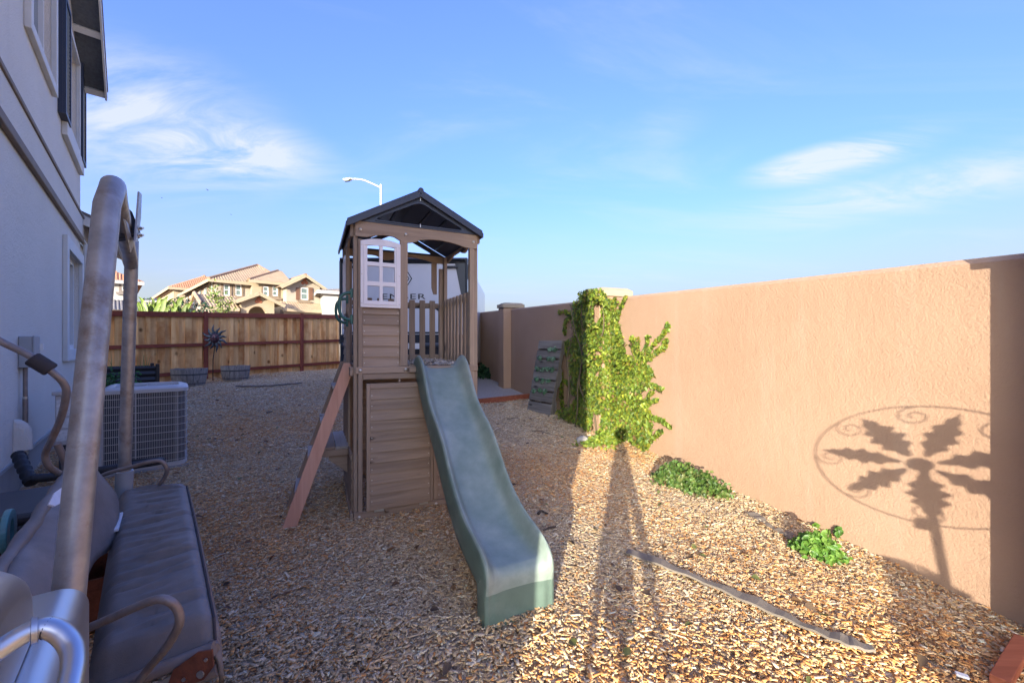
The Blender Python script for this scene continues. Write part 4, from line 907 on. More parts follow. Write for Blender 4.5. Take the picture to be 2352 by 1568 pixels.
# ------------------------------------------------------------------ air conditioner
def condenser():
    t = thing('air_conditioner', 'large grey air conditioner condenser with wire grille beside the house', 'air conditioner', (-3.95, 4.01, .125), R(39))
    W, D, H = .66, .66, .84
    B(-.03, W + .02, -.02, D + .05, -.08, .03).build('pad', MAT['concrete'], t, bev=.01)
    def rrect(m, r, n=6):
        c = []
        for (cx, cy, a0) in ((W - m - r, m + r, -90), (W - m - r, D - m - r, 0), (m + .03, D - m - .03, 90), (m + .03, m + .03, 180)):
            rr = r if cx > .2 else .03
            for k in range(n + 1): a = R(a0 + 90 * k / n); c.append((cx + rr * math.cos(a), cy + rr * math.sin(a)))
        return c
    core = rrect(.018, .09); outl = rrect(0, .10); big = rrect(-.012, .11)
    MB().prism(core, lambda x, y: (x, y, .06), lambda x, y: (x, y, H - .03)).build('coil', MAT['coil'], t, smooth=True)
    MB().prism(outl, lambda x, y: (x, y, .031), lambda x, y: (x, y, .075)).build('base_pan', MAT['ac'], t, bev=.005)
    # wires
    P = [Vector((x, y, 0)) for x, y in outl]; P.append(P[0]); seg = []; 
    wires = MB(); acc = 0; step = .0135; nxt = 0; cnt = 0
    for a, b in zip(P[:-1], P[1:]):
        L_ = (b - a).length
        while nxt <= acc + L_:
            p = a + (b - a) * ((nxt - acc) / L_); nxt += step; cnt += 1
            if p.y < D * .6 or p.x > W * .5:
                d = (b - a).normalized(); nn = Vector((d.y, -d.x, 0)); w = .0016
                wires.add([p - d * w + Vector((0, 0, .07)), p + d * w + Vector((0, 0, .07)), p + d * w + Vector((0, 0, H - .03)), p - d * w + Vector((0, 0, H - .03))], [(0, 1, 2, 3)])
        acc += L_
    tag(wires.build('grille_wires', MAT['ac'], t), kind='stuff')
    for k in range(10):
        z = .095 + k * .073
        MB().ring([(x * 1.0, y) for x, y in rrect(-.003, .10)], rrect(.001, .10), lambda x, y: (x, y, z), lambda x, y: (x, y, z + .005)).build('grille_band', MAT['ac'], t)
    for x in (.018, .25, W - .085): B(x - .004, x + .004, -.006, -.001, .06, H - .025).build('grille_rib', MAT['ac'], t)
    B(-.035, .010, -.006, .012, .035, H - .02).build('corner_panel', MAT['ac'], t)
    tp = MB().grid([[(x, y, H - .035) for x, y in big], [(x, y, H + .0) for x, y in big], [(W / 2 + (x - W / 2) * .95, D / 2 + (y - D / 2) * .95, H + .012) for x, y in big], [(W / 2 + (x - W / 2) * .80, D / 2 + (y - D / 2) * .80, H + .030) for x, y in big], [(W / 2 + (x - W / 2) * .76, D / 2 + (y - D / 2) * .76, H + .028) for x, y in big], [(W / 2 + (x - W / 2) * .70, D / 2 + (y - D / 2) * .70, H - .01) for x, y in big]], close=True)
    top = tp.build('top_cover', MAT['ac'], t, smooth=True, angle=50)
    B(.12, W - .12, .12, D - .12, H - .05, H - .035).build('fan_well', MAT['coil'], top)
    g = MB()
    for k in range(11):
        r = .03 + k * .022; ring = [(W / 2 + r * math.cos(a * math.tau / 36), D / 2 + r * math.sin(a * math.tau / 36), H + .012 + .02 * (1 - r / .27)) for a in range(37)]; g.tube(ring, .0022, 5, cap=False)
    for k in range(8):
        a = k * math.tau / 8; g.tube([(W / 2 + .03 * math.cos(a), D / 2 + .03 * math.sin(a), H + .03), (W / 2 + .27 * math.cos(a), D / 2 + .27 * math.sin(a), H + .012)], .003, 5)
    tag(g.build('fan_grille', MAT['ac'], top), kind='stuff')
    # control box on the left with its printed labels
    cb = B(-.30, -.036, .02, .36, .36, H - .02).build('control_box', MAT['ac'], t, bev=.008)
    B(-.32, -.02, .0, .40, H - .019, H + .02).build('box_cap', MAT['ac'], cb, bev=.01)
    for z0, z1 in ((.63, .78), (.52, .61), (.40, .50)): B(-.29, -.06, .0165, .0195, z0, z1).build('data_label', MAT['label'], cb)
    B(-.28, -.05, .05, .36, .03, .355).build('stand', MAT['coil'], t); B(.42, .45, -.012, -.001, .0, .06).build('foot_clip', MAT['bolt'], t)
condenser()

# ------------------------------------------------------------------ fittings on the house wall
def fittings():
    def wp(px, py, out):
        u = (px - CXP) / FPX; tt = (HOFF + out) / (HN.x * u + HN.y); return Vector((u * tt, tt, CAM_H + (CYP - py) / FPX * tt))
    az = math.atan2(HD.y, HD.x)
    c = wp(47, 808, .0); t = thing('disconnect_box', 'grey electrical disconnect box with conduit on the house wall', 'electrical box', (c.x, c.y, c.z), az)
    B(-.10, .13, -.085, -.002, -.14, .14).build('box', MAT['grey_box'], t, bev=.006); lid = B(-.105, .135, -.10, -.0855, -.06, .145).build('cover', MAT['grey_box'], t, bev=.005); B(.10, .137, -.125, -.1005, .02, .08).build('latch', MAT['white'], lid)
    MB().tube([(-.04, -.035, -.14), (-.04, -.035, -.40)], .016, 10).build('conduit', MAT['arm'], t, smooth=True); MB().tube([(-.04, -.035, -.4005), (-.04, -.035, -.42)], .02, 10).build('coupling', MAT['bolt'], t, smooth=True); MB().tube([(-.04, -.035, -.4205), (-.04, -.035, -.98)], .018, 10).build('conduit', MAT['arm'], t, smooth=True)
    c = wp(132, 912, 0); t = thing('outlet_box', 'small grey outlet box low on the house wall by the condenser', 'outlet', (c.x, c.y, c.z), az)
    B(-.07, .07, -.06, -.002, -.09, .09).build('box', MAT['grey_box'], t, bev=.006); B(-.075, .075, -.085, -.061, -.08, .095).build('bubble_cover', MAT['white'], t, bev=.01)
    c = wp(33, 1000, 0); t = thing('line_set_cover', 'rounded grey pipe cover on the wall with black wrapped pipe', 'pipe cover', (c.x, c.y, c.z), az)
    rows = []
    for k in range(9):
        a = math.pi * k / 8; rows.append([(-.055 * math.cos(a) * s, -.002 - .105 * math.sin(a) * o, z) for s, o, z in ((1, 1, -.13), (1, 1, -.02), (.98, .92, .05), (.9, .7, .10), (.75, .35, .13), (.7, .05, .14))])
    MB().grid(rows).build('cover', MAT['stucco_grey'], t, smooth=True, angle=60)
    MB().tube([(0, -.05, -.10), (.0, -.055, -.17)], .030, 10).build('copper_sleeve', MAT['bolt'], t, smooth=True)
    p0, p1, p2, p3 = at(42, 1043, 3.05), at(55, 1075, 2.98), at(72, 1108, 2.93), at(110, 1095, 2.95)
    r = [.036 + .005 * math.sin(k * 2.1) for k in range(19)]
    MB().tube(bez([p0, p1, p2], 9), r, 12).build('wrapped_pipe', MAT['hose'], t, world=True, smooth=True); MB().tube(bez([p2 + Vector((0, 0, .03)), p3 + Vector((0, .1, -.02)), p3 + Vector((.3, .6, -.05)), Vector((-3.95, 4.2, .22))], 7), .030, 10).build('suction_pipe', MAT['hose'], t, world=True, smooth=True)
fittings()

# ------------------------------------------------------------------ garden things by the fence
def fence_pt(x, out, z=0):
    p = FA + FD * x - FNRM * out; return Vector((p.x, p.y, float(gz(p.x, p.y)) + z))
def barrels():
    def barrel(px, py, w, label):
        g = on_ground(px, py); t = thing('half_barrel_planter', label, 'planter', g, 0, 'half barrels by the fence')
        R0 = w * .84; R1 = w; H = w * 1.10; n = 18
        for k in range(n):
            a0, a1 = k * math.tau / n + .012, (k + 1) * math.tau / n - .012; st = MB(); rows = []
            for z, r in ((0, R0), (H * .5, (R0 + R1) / 2 + .012), (H + random.uniform(-.006, .006), R1)):
                rows.append([((r - d) * math.cos(a), (r - d) * math.sin(a), z) for d, a in ((0, a0), (0, (a0 + a1) / 2), (0, a1), (.02, a1), (.02, a0))])
            st.grid(rows, close=True); m = len(st.v); st.f += [tuple(range(m - 5, m)), (4, 3, 2, 1, 0)]
            st.build('stave', MAT['barrel'], t)
        for z, r in ((H * .10, R0 * 1.015 + .004), (H * .62, (R0 + R1) / 2 * 1.03 + .008)):
            ring = [(math.cos(k * math.tau / 36), math.sin(k * math.tau / 36)) for k in range(36)]
            MB().ring([(a * (r + .004), b * (r + .004)) for a, b in ring], [(a * (r - .003), b * (r - .003)) for a, b in ring], lambda x, y: (x, y, z), lambda x, y: (x, y, z + .035)).build('hoop', MAT['hoop'], t)
        MB().lathe([(0, H * .8), (R1 * .8, H * .8), (R1 * .93, H * .78)], seg=24).build('soil', MAT['soil'], t)
    barrel(435, 884, .37, 'weathered grey half barrel planter, the left and nearer of the two'); barrel(541, 871, .34, 'weathered grey half barrel planter right of the sun ornament')
barrels()
def sun_ornament():
    g = on_ground(489, 873); t = thing('sun_ornament', 'blue black metal sun face on a tall stake before the fence', 'garden ornament', g)
    zc = at(493, 777, g.y).z - g.z; xo = at(495, 777, g.y).x - g.x
    MB().tube([(0, 0, 0), (.004, 0, zc * .5), (xo, .015, zc)], .011, 8).build('stake', MAT['iron'], t, smooth=True)
    fc = MB(); rows = []
    for r, y in ((.001, -.075), (.05, -.072), (.10, -.055), (.14, -.025), (.15, 0)): rows.append([(xo + r * math.cos(k * math.tau / 24), y, zc + r * math.sin(k * math.tau / 24)) for k in range(24)])
    face = fc.grid(rows, close=True).build('face', MAT['sunface'], t, smooth=True)
    for dx in (-.05, .05):
        MB().lathe([(0, .012), (.018, .008), (.024, 0)], seg=12, sx=1.5).map(lambda a, b, c: (xo + dx + a, -.062 - c, zc + .035 + b)).build('eye', MAT['sunmetal'], face, smooth=True)
        MB().tube(bez([(xo + dx - .035, -.06, zc + .07), (xo + dx, -.066, zc + .085), (xo + dx + .03, -.06, zc + .07)], 5), .006, 6).build('brow', MAT['sunmetal'], face, smooth=True)
    MB().tube([(xo, -.07, zc + .05), (xo, -.095, zc - .01), (xo, -.075, zc - .02)], [.008, .016, .008], 8).build('nose', MAT['sunface'], face, smooth=True)
    MB().tube(bez([(xo - .05, -.06, zc - .05), (xo, -.075, zc - .065), (xo + .05, -.06, zc - .05)], 5), .009, 6).build('mouth', MAT['sunmetal'], face, smooth=True)
    for k in range(12):
        a = k * math.tau / 12 + .2; L_ = .33 if k % 2 else .27; pts = []; rad = []
        for i in range(9):
            s = i / 8; r = .12 + (L_ - .12 + .04) * s; w = .035 * math.sin(s * 5.2) * s; pts.append((xo + r * math.cos(a) - w * math.sin(a), -.02 - .02 * math.sin(s * 3), zc + r * math.sin(a) + w * math.cos(a))); rad.append(.046 * (1 - s) ** .8 + .004)
        mb = MB().tube(pts, rad, 8); mb.map(lambda x, y, z: (x, -.015 + (y + .02) * .5, z)); mb.build('ray', MAT['sunmetal'], t, smooth=True)
sun_ornament()
GREENS = [(.05, .13, .025), (.075, .17, .03), (.04, .10, .02), (.10, .20, .04)]
DARKG = [(.02, .07, .03), (.03, .09, .035), (.018, .055, .028), (.045, .11, .04)]
LIME = [(.17, .24, .03), (.21, .27, .035), (.14, .21, .03), (.24, .25, .03), (.12, .185, .03)]
def clump(name, label, c, rx, ry, rz, N, size, pal, group=None, parent=None, stems=0):
    """leaf clump: leaves on and inside a lumpy mound"""
    d = RNG.normal(size=(N, 3)); d[:, 2] = np.abs(d[:, 2]); d /= np.linalg.norm(d, axis=1, keepdims=True)
    r = (RNG.random(N) ** .35) * (1 + .22 * np.sin(4 * d[:, 0] * 3 + c[0] * 9) * np.cos(5 * d[:, 1] * 2) + .12 * RNG.normal(size=N)); P = np.array(c) + d * r[:, None] * np.array((rx, ry, rz))
    nrm = d + RNG.normal(size=(N, 3)) * .45 + np.array((0, -.2, .3))
    return P, nrm
def raised_bed():
    c = at(272, 842, 8.6); g = float(gz(c.x, c.y)); t = thing('raised_garden_bed', 'black corrugated raised garden bed behind the air conditioner', 'garden bed', (c.x, c.y, g), math.atan2(FD.y, FD.x))
    H = c.z - g + .10; H = .62; L_ = 1.15
    for sgn in (-1, 1):
        rows = [[(-L_ / 2, sgn * .3 + .012 * math.sin(k * 1.05), z), (L_ / 2, sgn * .3 + .012 * math.sin(k * 1.05), z)] for k, z in enumerate(np.linspace(0, H, 31))]
        MB().grid(rows).build('corrugated_side', MAT['corr'], t, smooth=True); rows = [[(sgn * L_ / 2 + .012 * math.sin(k * 1.05), -.3, z), (sgn * L_ / 2 + .012 * math.sin(k * 1.05), .3, z)] for k, z in enumerate(np.linspace(0, H, 31))]
        MB().grid(rows).build('corrugated_end', MAT['corr'], t, smooth=True)
    for x in (-1, 1):
        for y in (-1, 1): B(x * L_ / 2 - .03, x * L_ / 2 + .03, y * .3 - .03, y * .3 + .03, 0, H + .05).build('corner_post', MAT['corr'], t, bev=.006)
    B(-L_ / 2 + .03, L_ / 2 - .03, -.27, .27, H - .12, H - .08).build('soil', MAT['soil'], t)
    p = thing('grassy_plant', 'thin grassy shoots growing out of the black garden bed', 'plant', (c.x, c.y, g + H - .08)); mb = MB()
    for k in range(26):
        x, y = random.uniform(-.5, .5), random.uniform(-.2, .2); q = FD * x + FNRM * y; h = random.uniform(.12, .42); l = Vector((random.uniform(-.08, .08), random.uniform(-.08, .08), 0)); s = FD * .006
        for i in range(3): 
            a, b = q + l * (i / 3) ** 2 + Vector((0, 0, h * i / 3)), q + l * ((i + 1) / 3) ** 2 + Vector((0, 0, h * (i + 1) / 3)); w0, w1 = 1 - i / 3.2, 1 - (i + 1) / 3.2; mb.add([a - s * w0, a + s * w0, b + s * w1, b - s * w1], [(0, 1, 2, 3)])
    tag(mb.build('blades', plain('grass_blade', (.12, .22, .05), .6), p), kind='stuff')
    cc = at(278, 861, 7.2); g2 = float(gz(cc.x, cc.y)); t = thing('leafy_bush', 'low bright green leafy bush in front of the black garden bed', 'bush', (cc.x, cc.y, g2))
    P, n_ = clump('', '', (0, 0, .0), .42, .32, cc.z - g2 + .02, 1300, .05, GREENS)
    leaves('foliage', P, n_, RNG.uniform(.035, .06, len(P)), tints(len(P), [(.05, .17, .045), (.07, .22, .06), (.035, .12, .035)]), MAT['leaf'], t)
    for k in range(6): MB().tube([(0, 0, 0), (random.uniform(-.25, .25), random.uniform(-.2, .2), .45)], [.012, .005], 6).build('stem', MAT['stem'], t)
raised_bed()

# ------------------------------------------------------------------ pallet planter leaning on the garden wall
def pallet():
    b0, b1 = on_ground(1212, 938), on_ground(1256, 950)          # foot, left and right corner
    ax = (b1 - b0); ax.z = 0; w = ax.length; 
    t = thing('pallet_planter', 'grey weathered wooden pallet planted with succulents leaning on the pink wall', 'pallet', (b0.x, b0.y, b0.z - .02), math.atan2(ax.y, ax.x))
    w = max(w, .62); L_ = 1.24; tilt = R(10)
    def tf(mb): return mb.map(lambda x, y, z: (x + z * .055, y * math.cos(tilt) + z * math.sin(tilt), z * math.cos(tilt) - y * math.sin(tilt)))
    zs = [0, .205, .415, .60, .79, .975, 1.10]; hs = [.16, .165, .15, .155, .15, .14, .14]
    zs = [0, .20, .39, .58, .765, .94, 1.10]; hs = [.17, .155, .155, .15, .14, .13, .14]
    for z, h in zip(zs, hs): tf(B(0, w, -.018, 0, z, z + h)).build('slat', MAT['pallet'], t, bev=.003)
    for z in (.02, .55, 1.08): tf(B(0, w, .091, .107, z, z + .12)).build('back_slat', MAT['pallet'], t)
    for x in (0, w / 2 - .02, w - .04):
        poly = [(0, 0), (1.24, 0), (1.24, .09), (1.02, .09), (1.0, .055), (.78, .055), (.76, .09), (.48, .09), (.46, .055), (.24, .055), (.22, .09), (0, .09)]
        tf(MB().prism(poly, lambda z, y: (x, y, z), lambda z, y: (x + .04, y, z))).build('stringer', MAT['pallet_z'], t)
    for z in zs[1:]: tf(B(.042, w - .042, .012, .080, z - .05, z - .01)).build('shelf_soil', MAT['soil'], t)
    rr = random.Random(11)
    k = 0
    gaps = ('top', 'second', 'middle', 'fourth', 'lowest planted'); side = {2: ('left', 'right'), 3: ('leftmost', 'central', 'rightmost'), 4: ('leftmost', 'second', 'third', 'rightmost')}
    for gi, (z, xs) in enumerate(((1.085, (.36, .47)), (.925, (.12, .36, .48)), (.745, (.10, .25, .38, .5)), (.56, (.14, .3, .44)), (.375, (.1, .26, .40)))):
        for xi, x in enumerate(xs):
            q = MB(); q.v = [(x, -.022, z + rr.uniform(-.02, .01))]; tf(q); p = t.matrix_basis @ Vector(q.v[0])
            s = thing('succulent', '%s succulent in the %s gap of the pallet, %s in its row' % (('pale blue green', 'pale green', 'bright green', 'pale green', 'grey green')[gi], gaps[gi], side[len(xs)][xi]), 'succulent', p, 0, 'succulents planted in the pallet')
            n = 34; d = RNG.normal(size=(n, 3)); d[:, 1] -= .8; d /= np.linalg.norm(d, axis=1, keepdims=True)
            leaves('rosette', d * RNG.uniform(.01, .05, (n, 1)), d + RNG.normal(size=(n, 3)) * .3, RNG.uniform(.028, .05, n), tints(n, [(.14, .24, .17), (.17, .28, .21), (.08, .20, .10)]), MAT['leaf'], s, elong=1.1)
pallet()

# ------------------------------------------------------------------ creeping fig on the wall
def inside(poly, x, y):
    c = np.zeros(len(x), bool); j = len(poly) - 1
    for i in range(len(poly)):
        (xi, yi), (xj, yj) = poly[i], poly[j]; c ^= ((yi > y) != (yj > y)) & (x < (xj - xi) * (y - yi) / (yj - yi + 1e-9) + xi); j = i
    return c
def wall_vine():
    z8 = lambda p: (1072 + .293 * p[0], 612.5 + .293 * p[1])
    base = wall_pt(1385, 1005); t = thing('wall_vine', 'large bright creeping fig climbing over the pilaster of the pink wall', 'vine', (base.x, base.y, base.z))
    main = [z8(p) for p in [(838, 285), (880, 275), (885, 215), (985, 175), (1060, 190), (1085, 250), (1140, 270), (1180, 360), (1190, 480), (1215, 560), (1235, 680), (1290, 720), (1380, 760), (1440, 800), (1450, 860), (1400, 900), (1390, 960), (1350, 980), (1370, 1050), (1410, 1110), (1440, 1180), (1460, 1260), (1420, 1330), (1440, 1390), (1400, 1440), (1340, 1400), (1250, 1330), (1160, 1300), (1050, 1310), (960, 1270), (930, 1300), (880, 1250), (790, 1230), (700, 1175), (740, 1130), (820, 1090), (860, 1030), (825, 980), (830, 900), (805, 760), (835, 700), (805, 610), (845, 560), (835, 450), (845, 380)]]
    holes = [[z8(p) for p in q] for q in ([(1000, 290), (1050, 270), (1060, 380), (1020, 460), (990, 420)], [(1000, 650), (1050, 660), (1060, 700), (1010, 700)], [(1010, 820), (1040, 820), (1040, 870), (1000, 860)], [(1060, 560), (1085, 560), (1080, 620), (1060, 610)], [(1055, 740), (1090, 750), (1090, 800), (1060, 800)], [(1230, 1050), (1260, 1050), (1250, 1100), (1230, 1090)], [(985, 1150), (1060, 1150), (1040, 1290), (980, 1290)])]
    xs = [p[0] for p in main]; ys = [p[1] for p in main]; N = 44000
    x = RNG.uniform(min(xs), max(xs), N); y = RNG.uniform(min(ys), max(ys), N)
    jx = x + RNG.normal(0, 3.0, N); jy = y + RNG.normal(0, 3.0, N)
    ok = inside(main, jx, jy)
    for h in holes: ok &= ~inside(h, x, y)
    thin = np.sin(x * .21 + 2 * np.sin(y * .09)) * np.sin(y * .17 + np.sin(x * .13)); ok &= (thin > -.72) | (RNG.random(N) < .35)
    x, y = x[ok], y[ok]
    tend = [[(1290, 550), (1305, 620), (1330, 700), (1350, 760)], [(1335, 570), (1345, 640), (1350, 740)], [(1420, 545), (1410, 620), (1370, 720), (1350, 760)], [(1578, 455), (1545, 530), (1490, 580), (1430, 660), (1390, 730)], [(1570, 575), (1545, 630), (1490, 670), (1440, 710), (1390, 760)], [(1530, 960), (1470, 935), (1420, 920), (1370, 890)], [(1450, 855), (1430, 820), (1380, 780)], [(1490, 1045), (1440, 1065), (1400, 1090)], [(1455, 985), (1420, 1030), (1400, 1060)], [(1600, 1255), (1540, 1215), (1480, 1190), (1420, 1160)], [(1530, 1290), (1490, 1320), (1440, 1350)], [(1250, 240), (1215, 300), (1190, 360), (1170, 420)], [(1160, 250), (1155, 310), (1160, 380)], [(720, 362), (760, 350), (800, 370), (840, 390)], [(770, 525), (768, 470), (785, 420), (815, 390)], [(755, 605), (790, 590), (830, 610)], [(785, 690), (780, 640), (800, 600)], [(730, 810), (735, 900), (745, 1000), (748, 1130)], [(745, 840), (748, 900)], [(760, 890), (800, 920), (830, 960)]]
    X, Y = [x], [y]
    for c in tend:
        q = bez([(*z8(p), 0) for p in c], 14); n = len(q) * 4
        k = RNG.integers(0, len(q), n); X.append(np.array([q[i].x for i in k]) + RNG.normal(0, 2.2, n)); Y.append(np.array([q[i].y for i in k]) + RNG.normal(0, 2.2, n))
        pts = [wall_pt(p.x, p.y, .012) for p in q[::3]]; MB().tube(pts, .004, 5).build('tendril', MAT['stem'], t, world=True)
    nm = len(x); x = np.concatenate(X); y = np.concatenate(Y); P = []; Nn = []
    out_dir = np.array(-WN); wd = np.array(WD)
    eye = Vector((0, 0, CAM_H))
    for i, (a, b) in enumerate(zip(x, y)):
        p = wall_pt(a, b, 0); d = p - eye; s = p.dot(WD); bulge = .05 + .05 * math.sin(s * 6 + p.z * 4) + .03 * math.sin(p.z * 11)
        o = .012 + (abs(random.gauss(0, .6)) * max(.02, bulge) if i < nm else random.uniform(0, .02)); nd = out_dir
        f = p - d * (.18 / d.dot(WN)); k = (4.9 - s) / -d.dot(WD) if abs(d.dot(WD)) > 1e-6 else -1; q = p - d * k
        if f.z > wall_z(5.1) + 1.82: f = p - d * (.225 / d.dot(WN))
        if 4.86 < f.dot(WD) < 5.34: q = f - d * (o / d.dot(WN))             # on the pilaster's face
        elif 0 < WOFF - q.dot(WN) < .18 and k >= 0: q = q - d * (o / max(.15, d.dot(WD))); nd = -wd     # on the pilaster's near side
        else:
            if p.z < wall_z(s) + .45 and i < nm: o += random.random() * .22 * (1 - max(0, p.z - wall_z(s)) / .45)
            q = p - d * (o / d.dot(WN))
        q.z = max(q.z, wall_z(s) + .01); P.append(q - base); Nn.append(nd + np.array((0, 0, .35)) + RNG.normal(size=3) * .5)
    P = np.array(P); n = len(P)
    leaves('foliage', P, np.array(Nn), RNG.uniform(.018, .055, n), tints(n, LIME + LIME + [(.09, .15, .03), (.07, .12, .03), (.22, .15, .06)], .2), MAT['leaf'], t, elong=1.15)
    for sx in (1335, 1350, 1372, 1395, 1420):
        pts = bez([wall_pt(sx + random.uniform(-8, 8) + k * random.uniform(-4, 4), 1000 - k * 60, .20 if sx < 1400 else .02) for k in range(6)], 5); MB().tube(pts, [.014 - .0003 * i for i in range(len(pts))], 6).build('stem', MAT['stem'], t, world=True)
wall_vine()
def ivy(label, pts, rxy, h, N, pal, size=(.03, .05), sprig=None, up=.5):
    """low ivy patch: pts pixels along the wall foot"""
    G = [on_ground(*p) for p in pts]; c = sum(G, Vector()) / len(G); t = thing('ivy_patch', label, 'ivy', c)
    P, Nn = [], []
    for i in range(N):
        k = random.random() * (len(G) - 1); j = int(k); q = G[j].lerp(G[j + 1], k - j); a = random.uniform(0, math.tau); r = random.random() ** .6 * (1.5 if random.random() < .12 else 1)
        x, y = q.x + r * rxy * math.cos(a), q.y + r * rxy * math.sin(a)
        if x * WN.x + y * WN.y > WOFF - .012: sh = (x * WN.x + y * WN.y) - WOFF + .012; x -= WN.x * sh; y -= WN.y * sh
        wv = .65 + .35 * math.sin(k * 5.1) * math.sin(x * 13); z = float(gz(x, y)) + h * wv * math.sqrt(max(.02, 1 - r * r)) * random.uniform(.35, 1.05) + .01
        P.append((x - c.x, y - c.y, z - c.z)); Nn.append((-.6 + random.gauss(0, .5), -.5 + random.gauss(0, .5), up + random.gauss(0, .5)))
    for sp in sprig or []:
        q = bez([wall_pt(*p, .02) for p in sp], 6); MB().tube(q, .003, 5).build('sprig', MAT['stem'], t, world=True)
        for p in q:
            for _ in range(3): P.append(tuple(p - c + Vector((random.gauss(0, .012), random.gauss(0, .012) - .01, random.gauss(0, .012))))); Nn.append((-.7 + random.gauss(0, .4), -.5, random.gauss(.3, .4)))
    leaves('foliage', np.array(P), np.array(Nn), RNG.uniform(*size, len(P)), tints(len(P), pal, .16), MAT['leaf'], t, elong=1.1)
    for k in range(8): MB().tube([Vector(P[random.randrange(len(P))]) * .3 + Vector((0, 0, -.01)), Vector(P[random.randrange(len(P))])], .003, 5).build('runner', MAT['stem'], t)
IV = [(.085, .15, .03), (.06, .12, .025), (.11, .18, .04), (.045, .09, .02), (.14, .17, .05)]
ivy('low green ivy mound at the wall foot, the larger one in the sun', [(1528, 1104), (1560, 1110), (1600, 1122), (1650, 1138)], .13, .25, 1900, IV, (.022, .040), up=.6)
ivy('small green ivy tuft with upright shoots by the shadow on the wall', [(1848, 1262), (1875, 1269), (1905, 1277)], .09, .17, 700, [(.10, .21, .03), (.075, .17, .03), (.14, .25, .045)], (.022, .040), [[(1872, 1262), (1868, 1235), (1877, 1205)], [(1925, 1270), (1922, 1240), (1930, 1212)]])
ivy('dark ivy mound on the gravel at the far wall pilaster', [(1104, 868), (1122, 866), (1138, 868)], .28, .42, 900, DARKG, (.05, .09))
ivy('yellow green ivy spreading on the chips below the wall vine', [(1362, 1022), (1390, 1012), (1420, 1008)], .22, .08, 700, LIME, (.028, .046))

